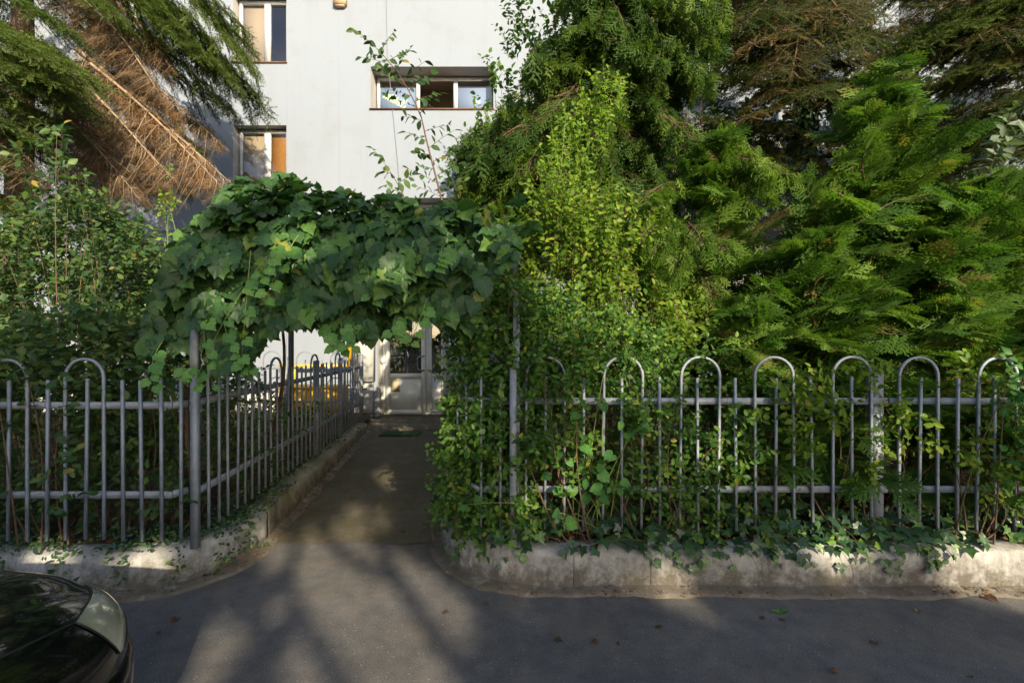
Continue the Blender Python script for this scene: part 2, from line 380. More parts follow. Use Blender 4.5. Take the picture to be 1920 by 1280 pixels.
def m_lens():
    m, N, L, b = mat_new('headlight_lens')
    g = N.new('ShaderNodeNewGeometry'); n = noise(N, L, 7, 3, 0.5, g.outputs['Position'])
    r = ramp(N, [(0.35, (0.30, 0.31, 0.20)), (0.65, (0.52, 0.52, 0.38))]); L.new(n.outputs[0], r.inputs[0])
    L.new(r.outputs[0], b.inputs['Base Color']); b.inputs['Roughness'].default_value = 0.16
    b.inputs['Metallic'].default_value = 0.25; b.inputs['Coat Weight'].default_value = 1.0; b.inputs['Coat Roughness'].default_value = 0.03
    return m
M['lens'] = m_lens()
M['ac'] = plain('ac_white_metal', (0.72, 0.70, 0.66), 0.5)
M['logo'] = plain('blue_logo', (0.02, 0.10, 0.45), 0.4)
M['terracotta'] = plain('pale_terracotta', (0.55, 0.36, 0.24), 0.8)

# ------------------------------------------------------------------ ground, road, path
def sheet(name, poly, z, mat, nx=1):
    b = Batch(); b.raw([(x, y, z) for x, y in poly], [tuple(range(len(poly)))])
    return structure(b.build(name, mat))
sheet('ground', [(-300, -300), (300, -300), (300, 300), (-300, 300)], -0.07, M['ground'])
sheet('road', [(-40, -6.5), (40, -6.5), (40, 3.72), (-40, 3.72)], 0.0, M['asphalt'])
sheet('far_pavement', [(-40, -30), (40, -30), (40, -6.5), (-40, -6.5)], 0.006, M['kerb_concrete'])

SL = -0.116
XL = lambda y: -1.95 + SL * (y - 3.46)
XR = lambda y: -0.55 + SL * (y - 3.46)
ZP = lambda y: 0.006 + 0.026 * max(0.0, y - 3.66)
b = Batch(); ys = np.linspace(3.66, 8.6, 26); V = []; Fc = []
for i, y in enumerate(ys):
    for j in range(9):
        x = (XL(y) - 0.1) + (XR(y) - XL(y) + 0.2) * j / 8
        yy = y + (0.025 * math.sin(j*1.9) + 0.015*math.sin(j*4.1) if i == 0 else 0)
        V.append((x, yy, ZP(y) + 0.004*math.sin(j*2.2 + i*1.3)))
for i in range(25):
    for j in range(8): Fc.append((i*9+j, i*9+j+1, (i+1)*9+j+1, (i+1)*9+j))
b.raw(V, Fc)
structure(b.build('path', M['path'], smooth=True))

def bez(p0, p1, p2, n=9):
    t = np.linspace(0, 1, n)[:, None]; p0, p1, p2 = map(np.array, (p0, p1, p2))
    return list((1-t)**2*p0 + 2*t*(1-t)*p1 + t**2*p2)
def resample(pts, step):
    P = np.array(pts, float); d = np.r_[0, np.cumsum(np.linalg.norm(np.diff(P, axis=0), axis=1))]
    n = max(2, int(d[-1] / step) + 1); s = np.linspace(0, d[-1], n)
    return np.stack([np.interp(s, d, P[:, k]) for k in range(2)], 1)
left_line = [(-12, 2.87), (-2.75, 2.87)] + bez((-2.6, 2.87), (-1.95, 2.88), (XL(3.6), 3.6), 10) + [(XL(7.72), 7.72)]
right_line = [(XR(7.9), 7.9), (XR(3.75), 3.75)] + bez((XR(3.65), 3.65), (-0.46, 2.96), (0.25, 2.95), 10) + [(12, 2.95)]
def strip_normals(P, side):
    D = np.gradient(P, axis=0); D = nrm(D); return np.stack([-D[:, 1], D[:, 0]], 1) * side
def wall_run(parent, line, side, thick, h, cuts, mat, seed):
    """low cast wall along a line; each cast section between two joints is a part"""
    P = resample(line, 0.045); Nn = strip_normals(P, side)
    d = np.r_[0, np.cumsum(np.linalg.norm(np.diff(P, axis=0), axis=1))]
    prof = [(0.0, -0.06), (0.004, 0.03), (0.0, 0.09), (0.003, 0.16), (0.0, h-0.045), (0.012, h-0.012), (0.045, h), (thick*0.5, h+0.006), (thick-0.02, h), (thick, h-0.03), (thick, -0.06)]
    bounds = [0] + cuts + [d[-1]]
    for k in range(len(bounds)-1):
        sd = [bounds[k]+0.0012] + [v for v in d if bounds[k]+0.01 < v < bounds[k+1]-0.01] + [bounds[k+1]-0.0012]
        idx = sd; b = Batch(); V = []; m = len(prof)
        for dv_ in sd:
            pi = [np.interp(dv_, d, P[:, c]) for c in range(2)]; ni = [np.interp(dv_, d, Nn[:, c]) for c in range(2)]
            for (o, z) in prof:
                q = np.array([[pi[0]+ni[0]*o, pi[1]+ni[1]*o, z]])
                w = (vnoise(q, 0.16, seed)[0]-0.5)*0.010 + (vnoise(q, 0.05, seed+3)[0]-0.5)*0.004
                V.append((q[0,0]-ni[0]*w, q[0,1]-ni[1]*w, z + (w*0.6 if z > h-0.1 else 0)))
        n = len(idx); Fc = []
        for i in range(n-1):
            for j in range(m-1): Fc.append((i*m+j, (i+1)*m+j, (i+1)*m+j+1, i*m+j+1))
        Fc.append(tuple(range(m))); Fc.append(tuple((n-1)*m+j for j in range(m))[::-1])
        b.raw(V, Fc); b.build('section', mat[k] if isinstance(mat, list) else mat, parent, smooth=True)
    return P, Nn, d
lw = thing('garden_wall', 'low grey concrete garden wall curving into the path on its left side', 'wall', (-2.3, 2.9, 0))
LP, LN, LD = wall_run(lw, left_line, 1, 0.2, 0.265, [7.1, 10.6, 12.3], [M['wall_concrete'], M['wall_concrete'], M['kerb_concrete'], M['kerb_concrete']], 1)
rw = thing('garden_wall', 'low whitish stained concrete garden wall with rounded corner right of the path', 'wall', (0.3, 2.98, 0))
RP, RN, RD = wall_run(rw, right_line, 1, 0.2, 0.262, [3.6, 5.62, 6.12, 8.6], [M['kerb_concrete']]+[M['wall_concrete']]*4, 5)
def gutter(P, Nn, name, seed):
    b = Batch(); V = []; n = len(P)
    for i in range(n):
        q = np.array([[P[i,0], P[i,1], 0]])
        w = 0.085 + (vnoise(q, 0.25, seed)[0]-0.5)*0.06 + (vnoise(q, 0.06, seed)[0]-0.5)*0.03
        z = 0.02 + (vnoise(q, 0.3, seed+1)[0]-0.5)*0.012 + (ZP(P[i,1]) if P[i,1] > 3.66 else 0)
        for o, zz in ((-w, -0.02), (-w, z*0.55), (-w*0.75, z), (-0.02, z+0.008), (0.03, z+0.02)):
            V.append((P[i,0]+Nn[i,0]*o, P[i,1]+Nn[i,1]*o, zz if zz > 0 else z-0.05))
    Fc = [(i*5+j, i*5+j+1, (i+1)*5+j+1, (i+1)*5+j) for i in range(n-1) for j in range(4)]
    b.raw(V, Fc); return structure(b.build(name, M['gutter']))
gutter(LP, LN, 'gutter_left', 3); gutter(RP, RN, 'gutter_right', 8)

def soil(name, poly, seed):
    b = Batch(); xs = np.array([p[0] for p in poly]); ys_ = np.array([p[1] for p in poly])
    V = []; Fc = []; st = 0.12; x0, x1, y0, y1 = xs.min(), xs.max(), ys_.min(), ys_.max()
    nx = int((x1-x0)/st)+1; ny = int((y1-y0)/st)+1
    g = np.array([(x0+i*st, y0+j*st) for j in range(ny+1) for i in range(nx+1)])
    ins = inpoly(g, poly); z = 0.235 + (vnoise(np.c_[g, np.zeros(len(g))], 0.5, seed)-0.5)*0.07 + (vnoise(np.c_[g, np.zeros(len(g))], 0.13, seed)-0.5)*0.04
    V = np.c_[g, z]
    for j in range(ny):
        for i in range(nx):
            q = (j*(nx+1)+i, j*(nx+1)+i+1, (j+1)*(nx+1)+i+1, (j+1)*(nx+1)+i)
            if all(ins[k] for k in q): Fc.append(q)
    b.raw(V, Fc); return structure(b.build(name, M['soil'], smooth=True))
soil('garden_soil_left', [(-11.5, 2.95), (-2.6, 2.95), (-2.05, 3.45), (XL(3.6)-0.08, 3.6), (XL(9.2)-0.08, 9.3), (-11.5, 9.3)], 2)
soil('garden_soil_right', [(XR(9.2)+0.08, 9.3), (XR(3.75)+0.08, 3.75), (-0.3, 3.25), (0.25, 3.03), (11.5, 3.03), (11.5, 9.3)], 4)

# ------------------------------------------------------------------ apartment building
FY = 9.2
bld = thing('apartment_building', 'white plastered apartment building with deep set windows behind the garden', 'building', (0, FY, 0))
X0, X1, ZT = -15.0, 15.0, 13.0
fx = lambda px: (px-960)/FPX*FY
fz = lambda py: EYE-(py-645)/FPX*FY
openings = []
def opening(px0, px1, z0, z1, kind): openings.append((fx(px0), fx(px1), z0, z1, kind))
opening(437, 537, 4.63, 6.02, 'blinds'); opening(437, 537, 7.28, 8.67, 'trees')
opening(437, 537, 1.98, 3.37, 'plain'); opening(437, 537, 9.93, 11.3, 'plain')
for z in (1.98, 4.63, 7.28, 9.93): opening(140, 312, z, z+1.39, 'plain')
for z in (6.34, 3.69, 9.0): opening(695, 925, z, z+0.865, 'stair' if z == 6.34 else 'stairplain')
for z in (1.98, 4.63, 7.28, 9.93):
    opening(1345, 1490, z, z+1.39, 'plain'); opening(1685, 1850, z, z+1.39, 'plain')
opening(-220, -80, 4.63, 6.02, 'plain'); opening(-220, -80, 1.98, 3.37, 'plain')
DX0, DX1, DZ0, DZ1 = -2.72, -1.02, 0.13, 2.3
openings.append((DX0, DX1, DZ0, DZ1, 'door'))
DEP = 0.40
xs = sorted({X0, X1} | {o[0] for o in openings} | {o[1] for o in openings})
zs = sorted({-0.05, ZT} | {o[2] for o in openings} | {o[3] for o in openings})
b = Batch()
for i in range(len(xs)-1):
    for j in range(len(zs)-1):
        cx, cz = (xs[i]+xs[i+1])/2, (zs[j]+zs[j+1])/2
        if any(o[0] < cx < o[1] and o[2] < cz < o[3] for o in openings): continue
        b.raw([(xs[i], FY, zs[j]), (xs[i+1], FY, zs[j]), (xs[i+1], FY, zs[j+1]), (xs[i], FY, zs[j+1])], [(0, 1, 2, 3)])
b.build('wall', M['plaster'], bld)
for (a, c, z0, z1, k) in openings:
    d = FY + DEP; b = Batch()
    b.raw([(a,FY,z0),(a,d,z0),(a,d,z1),(a,FY,z1)], [(0,1,2,3)]); b.raw([(c,FY,z0),(c,d,z0),(c,d,z1),(c,FY,z1)], [(3,2,1,0)])
    b.raw([(a,FY,z1),(c,FY,z1),(c,d,z1),(a,d,z1)], [(0,3,2,1)]); b.raw([(a,FY,z0),(c,FY,z0),(c,d,z0),(a,d,z0)], [(0,1,2,3)])
    b.build('reveal', M['reveal'], bld)
b = Batch()
b.raw([(X0,FY,-.05),(X0,FY+10,-.05),(X0,FY+10,ZT),(X0,FY,ZT)], [(0,1,2,3)])
b.raw([(X1,FY,-.05),(X1,FY+10,-.05),(X1,FY+10,ZT),(X1,FY,ZT)], [(3,2,1,0)])
b.raw([(X0,FY,ZT),(X1,FY,ZT),(X1,FY+10,ZT),(X0,FY+10,ZT)], [(0,1,2,3)])
b.raw([(X0,FY+10,-.05),(X1,FY+10,-.05),(X1,FY+10,ZT),(X0,FY+10,ZT)], [(3,2,1,0)])
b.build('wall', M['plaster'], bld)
b = Batch()
for (a, c) in ((X0, fx(540)), (fx(930), X1)):
    b.box((a, FY-0.05, -0.05), (c, FY-0.003, 0.62))
b.build('plinth', M['plinth'], bld)
# thin render joints between the cast panels
for px in (537.8, 636): 
    b = Batch(); x = fx(px); b.box((x-0.003, FY-0.003, 0.7), (x+0.003, FY+0.002, ZT)); b.build('panel_joint', M['plaster'], bld)
def frame_mesh(x0, x1, z0, z1, y, w, t, mulls):
    b = Batch(); b.box((x0, y, z0), (x0+w, y+t, z1)); b.box((x1-w, y, z0), (x1, y+t, z1))
    b.box((x0+w, y, z0), (x1-w, y+t, z0+w)); b.box((x0+w, y, z1-w), (x1-w, y+t, z1))
    for (m, mw) in mulls: b.box((m-mw/2, y-0.003, z0+w), (m+mw/2, y+t, z1-w))
    return b
def room(x0, x1, z0, z1, parent, mat, depth=0.9):
    y0 = FY+DEP+0.07; y1 = y0+depth; b = Batch(); x0 -= 0.25; x1 += 0.25; z0 -= 0.8; z1 += 0.25
    b.raw([(x0,y1,z0),(x1,y1,z0),(x1,y1,z1),(x0,y1,z1)], [(0,1,2,3)])
    for q in ([(x0,y0,z0),(x0,y1,z0),(x0,y1,z1),(x0,y0,z1)], [(x1,y0,z0),(x1,y1,z0),(x1,y1,z1),(x1,y0,z1)],
              [(x0,y0,z1),(x1,y0,z1),(x1,y1,z1),(x0,y1,z1)], [(x0,y0,z0),(x1,y0,z0),(x1,y1,z0),(x0,y1,z0)]): b.raw(q, [(0,1,2,3)])
    b.build('room_lining', mat, parent)
for (a, c, z0, z1, k) in openings:
    if k == 'door': continue
    y = FY + DEP - 0.07 if k.startswith('stair') else FY + 0.16
    wv = c - a; g = 0.055
    if k.startswith('stair'): mulls = [(a + wv*0.358, 0.075), (a + wv*0.675, 0.085)]
    else: mulls = [(a + wv*0.56, 0.12)]
    win = frame_mesh(a+0.03, c-0.03, z0+0.03, z1-0.03, y, g, 0.07, mulls).build('window', M['pvc'], bld)
    b = Batch(); b.box((a-0.02, FY-0.035, z0-0.008), (c+0.02, y, z0+0.01)); b.build('sill', M['sill'], win)
    es = [a+0.03] + [m for m, _ in mulls] + [c-0.03]
    for i in range(len(es)-1):
        if k == 'stair' and i == 1: continue                     # this sash stands open
        b = Batch(); e0 = es[i] + (g if i == 0 else mulls[i-1][1]/2); e1 = es[i+1] - (g if i == len(es)-2 else mulls[i][1]/2)
        b.raw([(e0, y+0.03, z0+0.085), (e1, y+0.03, z0+0.085), (e1, y+0.03, z1-0.085), (e0, y+0.03, z1-0.085)], [(0,1,2,3)])
        b.build('pane', M['glass'], win)
        if k == 'stair':
            b = Batch(); b.box((e0, y+0.05, z0+0.085), (e1, y+0.056, z1-0.22)); b.build('window_film', M['bluefilm'], win)
            if i == 0:
                b = Batch(); q = []
                for s in range(9):                                # a pale banana-leaf print on the film
                    u = s/8; q.append((e0+0.06+u*0.42, z0+0.44-u*0.22))
                    b.raw([(q[-1][0]-0.02, y+0.045, q[-1][1]), (q[-1][0]+0.025, y+0.045, q[-1][1]-0.01), (q[-1][0]+0.07, y+0.045, q[-1][1]+0.14*math.sin(u*2.6+.3)+.02), (q[-1][0]+0.03, y+0.045, q[-1][1]+0.13*math.sin(u*2.6+.3)+.02)], [(0,1,2,3)])
                b.build('leaf_print', M['greenprint'], win)
        if k in ('blinds', 'trees') and i == 0:
            b = Batch(); b.box((e0, y+0.075, z0+0.06), (e1, y+0.082, z1-0.06)); b.build('blind', M['blind'], win)
        if k == 'blinds' and i == 1:
            n = 62
            bl = Batch(); bl.box((e0-0.02, y+0.1, z1-0.1), (e1+0.02, y+0.12, z1-0.06)); blo = bl.build('bamboo_blind', M['bamboo'], win)
            sl = Batch()
            for s in range(n):
                zz = z0+0.06 + s*(z1-z0-0.16)/n; sl.box((e0-0.02, y+0.1, zz), (e1+0.02, y+0.104+0.003*random.random(), zz+0.016), random.random())
            stuff(sl.build('slats', M['bamboo'], win))
    room(a, c, z0, z1, win, M['room'])

# entrance door, porch step, side pillar
dY = 9.36
door = frame_mesh(-2.66, -1.35, 0.145, 2.25, dY, 0.055, 0.07, [(-1.735, 0.06)]).build('door', M['doorpvc'], bld)
lf = frame_mesh(-2.60, -1.772, 0.16, 2.19, dY-0.018, 0.09, 0.06, [])
lf.box((-2.51, dY-0.016, 0.90), (-1.862, dY+0.04, 1.0)); lf.build('main_leaf', M['doorpvc'], door)
b = Batch(); b.box((-2.505, dY+0.006, 0.255), (-1.867, dY+0.03, 0.895)); b.build('lower_panel', M['doorpvc'], door)
b = Batch(); b.raw([(-2.51, dY+0.01, 1.0), (-1.862, dY+0.01, 1.0), (-1.862, dY+0.01, 2.10), (-2.51, dY+0.01, 2.10)], [(0,1,2,3)]); b.build('pane', M['doorglass'], door)
lf = frame_mesh(-1.702, -1.408, 0.2, 2.19, dY-0.016, 0.05, 0.06, [])
lf.box((-1.65, dY-0.014, 0.92), (-1.46, dY+0.04, 1.0)); lf.build('side_leaf', M['doorpvc'], door)
b = Batch(); b.box((-1.65, dY+0.006, 0.25), (-1.46, dY+0.03, 0.92)); b.build('lower_panel', M['doorpvc'], door)
b = Batch(); b.raw([(-1.652, dY+0.01, 1.0), (-1.458, dY+0.01, 1.0), (-1.458, dY+0.01, 2.14), (-1.652, dY+0.01, 2.14)], [(0,1,2,3)]); b.build('pane', M['doorglass'], door)
b = Batch(); b.tube([(-1.80, dY-0.02, 1.06), (-1.86, dY-0.075, 1.07), (-1.92, dY-0.08, 1.09), (-1.93, dY-0.08, 1.2), (-1.92, dY-0.08, 1.33), (-1.86, dY-0.075, 1.35), (-1.80, dY-0.02, 1.36)], 0.016, 7); b.build('handle', M['galv'], door, True)
b = Batch(); b.box((-2.49, dY-0.001, 0.62), (-2.31, dY+0.004, 0.87)); b.build('letter_flap', plain('tan_plate', (0.36, 0.31, 0.20), 0.6), door)
for z in (0.42, 1.2, 1.95):
    b = Batch(); b.tube([(-2.655, dY-0.03, z), (-2.655, dY-0.03, z+0.11)], 0.014, 8); b.box((-2.69, dY-0.03, z+0.02), (-2.60, dY-0.02, z+0.09)); b.build('hinge', M['doorpvc'], door)
b = Batch(); b.box((DX0, dY+0.02, DZ0), (-2.663, dY+0.05, DZ1)); b.box((-1.347, dY-0.12, DZ0), (DX1, dY+0.05, DZ1)); b.box((-2.663, dY+0.02, 2.252), (-1.347, dY+0.05, DZ1)); b.build('door_surround', M['plinth'], bld)
room(-2.66, -1.35, 0.95, 2.25, door, plain('hall_wall_brown', (0.10, 0.07, 0.05), 0.9), 2.5)
ic = Batch(); ic.box((-1.27, dY-0.15, 1.40), (-1.135, dY-0.122, 1.78)); ico = ic.build('intercom', M['chrome'], bld)
b = Batch(); b.box((-1.245, dY-0.154, 1.44), (-1.16, dY-0.1505, 1.52)); b.build('screen', M['black'], ico)
for r in range(4):
    for c in range(3):
        b = Batch(); b.box((-1.245+c*0.031, dY-0.155, 1.56+r*0.035), (-1.223+c*0.031, dY-0.1505, 1.58+r*0.035)); b.build('button', M['galv'], ico)
b = Batch(); b.box((-3.14, 8.98, 0.86), (-2.76, FY-0.004, 2.10)); b.box((-3.10, 9.06, 0.1), (-2.79, FY-0.006, 0.858)); b.build('pillar_box', M['plinth'], bld)
b = Batch(); b.box((-3.16, 8.96, 2.1), (-2.74, FY-0.004, 2.13)); b.build('pillar_cap', M['plinth'], bld)
b = Batch()
b.box((-3.3, 7.86, -0.02), (-0.95, 9.75, 0.135)); structure(b.build('porch_step', M['kerb_concrete']))
b = Batch(); b.box((-3.2, 7.9, 2.92), (-0.8, FY-0.002, 3.02)); b.box((-3.25, 7.85, 3.02), (-0.75, FY-0.002, 3.06)); b.build('canopy', M['plaster'], bld)
b = Batch(); b.tube([(fx(722), FY-0.02, 12.9), (fx(723), FY-0.03, 9.5), (fx(727), FY-0.02, 7.4), (fx(747), FY-0.03, 5.2), (fx(757), FY-0.02, 3.1)], 0.004, 4); b.build('cable', plain('pale_cable', (0.24, 0.25, 0.28), 0.6), bld)
b = Batch(); b.box((fx(628), FY-0.1, 8.41), (fx(651), FY-0.003, 8.62)); b.box((fx(631), FY-0.08, 8.38), (fx(648), FY-0.003, 8.408)); b.build('wall_vent', M['terracotta'], bld)
dm = Batch(); dm.box((-2.16, 7.38, 0.108), (-1.52, 7.74, 0.122)); tag(dm.build('doormat', M['mat']), 'green bristle doormat lying before the porch step', 'doormat')

# air conditioner outside the shaded window on the right
ax0, ax1, az0, az1 = fx(1290), fx(1378), fz(408), fz(343)
acu = thing('air_conditioner', 'white outdoor air conditioner unit with blue oval badge on shaded wall', 'air conditioner', (ax0, FY-0.4, az0))
b = Batch(); b.box((ax0, FY-0.42, az0), (ax1, FY-0.1, az1)); b.build('casing', M['ac'], acu)
b = Batch(); th = np.linspace(0, 2*math.pi, 25)[:-1]
b.raw([(ax1-0.17+0.105*math.cos(t), FY-0.4245, az1-0.10+0.036*math.sin(t)) for t in th], [tuple(range(24))[::-1]]); bad = b.build('badge', M['logo'], acu)
b = Batch()
for k in range(7):
    xx = ax1-0.245+k*0.0235; b.box((xx, FY-0.4262, az1-0.112), (xx+0.012, FY-0.425, az1-0.09))
b.build('badge_lettering', M['pvc'], bad)
for k in range(14):
    b = Batch(); zz = az0+0.08+k*0.035; b.box((ax0+0.05, FY-0.432, zz), (ax0+0.55, FY-0.421, zz+0.012)); b.build('grille_slat', M['plinth'], acu)
for x in (ax0+0.1, ax1-0.1):
    b = Batch(); b.box((x, FY-0.44, az0-0.04), (x+0.04, FY-0.002, az0-0.002)); b.build('bracket', M['dark_steel'], acu)

# yellow gas station boxes and pipes beside the entrance
gb = thing('gas_cabinet', 'yellow painted gas meter cabinet on the ground left of the entrance', 'cabinet', (-3.8, 8.6, 0.2))
b = Batch(); b.box((-4.28, 8.35, 0.26), (-3.20, 8.85, 0.78)); b.build('body', M['yellow'], gb)
b = Batch(); b.box((-4.32, 8.31, 0.782), (-3.16, 8.89, 0.815)); b.build('lid', M['yellow'], gb)
for x in (-4.24, -3.72):
    b = Batch(); b.box((x, 8.335, 0.31), (x+0.48, 8.348, 0.75)); d_ = b.build('door', M['yellow'], gb)
    b = Batch(); b.box((x+0.40, 8.325, 0.5), (x+0.43, 8.3345, 0.58)); b.build('latch', M['dark_steel'], d_)
for x in (-4.2, -3.3):
    b = Batch(); b.box((x, 8.4, 0.15), (x+0.06, 8.8, 0.258)); b.build('foot', M['dark_steel'], gb)
gp = thing('gas_pipe', 'yellow gas pipe running along the wall above the yellow cabinet', 'pipe', (-3.8, 8.95, 1.2))
b = Batch(); b.tube([(-4.6, 8.98, 1.17), (-3.25, 8.98, 1.17)], 0.035, 10); b.build('main_pipe', M['yellow'], gp, True)
b = Batch(); b.tube([(-4.3, 8.98, 0.8), (-4.3, 8.98, 1.17)], 0.03, 10); b.build('riser', M['yellow'], gp, True)
b = Batch(); b.tube([(-3.18, 8.92, 1.17), (-3.18, 8.92, 2.0), (-3.18, 9.0, 2.06), (-3.18, 9.18, 2.06)], 0.035, 10); b.build('riser', M['yellow'], gp, True)
b = Batch(); b.tube([(-3.25, 8.9, 0.72), (-2.9, 8.88, 0.72), (-2.86, 8.95, 0.72)], 0.018, 8); b.build('branch_pipe', plain('rusty_pipe', (0.3, 0.15, 0.06), 0.7), gp, True)

# ------------------------------------------------------------------ fences
HB = 0.0078
def fence(name_label, p0, p1, pattern, pitch, zbot, ztip, zarch, rails, start=0.0, mat=None, posts=(), rail_pts=None, seed=0):
    """pattern letters: L arch leg pair starts here (legs at k and k+2, tip at k+1), s plain bar, gaps skipped"""
    mat = mat or M['galv']
    p0 = np.array(p0); p1 = np.array(p1); d = nrm(p1-p0); t = thing('picket_fence', name_label, 'fence', (*p0, 0.2))
    ang = math.atan2(d[1], d[0])
    bar = Batch(); bar.tube([(0,0,zbot), (0,0,ztip)], HB*1.414, 4, tw=math.pi/4, up=(1,0,0)); bm = bar.mesh('bar', mat)
    ar = Batch(); r = pitch; zs_ = zarch - r
    pts = [(0,0,zbot), (0,0,zbot+0.3), (0,0,zs_)] + [(r-r*math.cos(a), 0, zs_+r*math.sin(a)) for a in np.linspace(0, math.pi, 15)[1:-1]] + [(2*r,0,zs_), (2*r,0,zbot+0.3), (2*r,0,zbot)]
    ar.tube(pts, HB*1.414, 4, tw=math.pi/4, up=(0,1,0)); am = ar.mesh('arch_bar', mat)
    def put(nm, me, s, dz=0):
        tl = random.gauss(0, .007)
        mw = Matrix.Translation((p0[0]+d[0]*s, p0[1]+d[1]*s, dz)) @ Matrix.Rotation(ang, 4, 'Z') @ Matrix.Rotation(tl, 4, 'Y') @ Matrix.Rotation(random.gauss(0, .005), 4, 'X')
        return link(nm, me, t, mw)
    for k, ch in enumerate(pattern):
        s = start + k*pitch
        if ch == 'L': put('arch_bar', am, s, random.uniform(-.006, .006))
        elif ch == 's': put('bar', bm, s, random.uniform(-.008, .008))
    nn = np.array([-d[1], d[0]])
    for z in rails:
        q = rail_pts or [p0, p1]; b = Batch()
        for i in range(len(q)-1):
            a_, c_ = np.array(q[i]), np.array(q[i+1]); e = nrm(c_-a_); n2 = np.array([-e[1], e[0]])
            o1, o2 = 0.0135, 0.0215
            V = []
            for pp in (a_, c_):
                for o in (o1, o2+0.012):
                    for zz in (z-0.022, z+0.022): V.append((pp[0]+n2[0]*o, pp[1]+n2[1]*o, zz))
            b.raw(V, [(0,1,3,2), (4,6,7,5), (0,4,5,1), (2,3,7,6), (1,5,7,3), (0,2,6,4)])
        b.build('rail', mat, t)
    for (x, y, w, z0, z1) in posts:
        b = Batch(); b.box((x-w/2, y-w/2, z0), (x+w/2, y+w/2, z1)); b.raw([(x-w/2-.003,y-w/2-.003,z1),(x+w/2+.003,y-w/2-.003,z1),(x+w/2+.003,y+w/2+.003,z1),(x-w/2-.003,y+w/2+.003,z1),(x,y,z1+.012)], [(0,1,4),(1,2,4),(2,3,4),(3,0,4),(3,2,1,0)])
        b.build('post', mat, t)
    return t
PT = 0.1235
lx = lambda px: (px-960)/FPX*2.92
pat = 'L..s' * 16 + 'ss'
# front left: ends at px 304 with two plain bars
n = len(pat); xend = lx(304)
fence('grey steel hoop top fence along the street on its left side', (xend-PT*(n-1), 2.92), (xend+0.02, 2.92),
      ''.join(('L' if c == 'L' else 's' if c in 's' else 's' if i % 4 == 1 else '.') for i, c in enumerate(pat)), PT, 0.345, 1.375, 1.505, (1.205, 0.628),
      posts=[(-2.115, 3.04, 0.042, 0.24, 1.42)], rail_pts=[(xend-PT*(n-1), 2.92), (xend+0.05, 2.92), (-2.14, 3.02)])
b_ = bpy.data.objects['picket_fence']
bb = Batch(); bb.tube([(-2.17, 2.985, 0.33), (-2.17, 2.985, 1.39)], HB*1.414, 4, tw=math.pi/4, up=(1,0,0)); bb.build('bar', M['galv'], b_)
p0s, p1s = (-2.10, 3.14), (-2.545, 7.66); L_ = math.hypot(p1s[0]-p0s[0], p1s[1]-p0s[1])
npt = int(L_/0.127)
pats = ''
for i in range(npt+1):
    pats += {0: 'L', 1: 's', 2: '.', 3: 's'}[i % 4] if (i // 4) % 2 == 0 or i < 3 else 's'
pats = list(pats)
for i, c in enumerate(pats):
    if c == 'L' and i+2 >= len(pats): pats[i] = 's'
fence('grey steel hoop top fence running beside the path towards the door', p0s, p1s, ''.join(pats), 0.127, 0.315, 1.36, 1.475, (1.205, 0.60),
      start=0.02, rail_pts=[(-2.115, 3.06), p1s], posts=[(-2.325, 5.42, 0.045, 0.24, 1.40), (-2.43, 6.45, 0.045, 0.24, 1.40), (-2.555, 7.72, 0.05, 0.24, 1.42)], seed=1)
RY = 3.1
rx = lambda px: (px-960)/FPX*RY
PR = 0.1308
pr = 'LsXs' * 40
def hoops(n): return ''.join({0: 'L', 1: 's', 2: '.', 3: 's'}[i % 4] for i in range(n))
fence('grey steel hoop top fence overgrown with climbing plants right of the path', (rx(985), RY), (rx(1660), RY), hoops(19), PR, 0.335, 1.375, 1.512, (1.21, 0.607),
      rail_pts=[(rx(900), RY), (rx(1668), RY)], posts=[(rx(962), RY-0.045, 0.045, 0.24, 2.3 if False else 1.44)], seed=2)
fr = bpy.data.objects['picket_fence.002']
for px_, y_ in ((938, RY), (902, RY), (874, RY+0.12), (858, RY+0.25)):
    bb = Batch(); x_ = (px_-960)/FPX*y_; bb.tube([(x_, y_, 0.33), (x_, y_, 1.38)], HB*1.414, 4, tw=math.pi/4, up=(1,0,0)); bb.build('bar', M['galv'], fr)
for z in (1.21, 0.607):
    bb = Batch(); bb.tube([(rx(900), RY+0.02, z), ((866-960)/FPX*3.3, 3.3, z), (XR(4.2)+0.12, 4.2, z), (XR(7)+0.12, 7, z)], 0.022, 4, tw=math.pi/4); bb.build('rail', M['galv'], fr)
x_s = rx(1685)
fence('grey steel hoop top fence at the far right beyond the thick post', (x_s, RY), (x_s+PR*30, RY), hoops(27), PR, 0.335, 1.375, 1.512, (1.21, 0.607),
      rail_pts=[(rx(1672), RY), (x_s+PR*30, RY)], posts=[(rx(1655), RY+0.07, 0.07, 0.22, 1.40)], seed=3)
fence('short grey hoop fence crossing behind the yellow gas cabinet pipes', (-5.6, 8.05), (-2.7, 8.05), hoops(19), 0.15, 0.3, 1.32, 1.47, (1.18, 0.58), seed=4,
      posts=[(-4.0, 8.05, 0.05, 0.2, 1.36)])

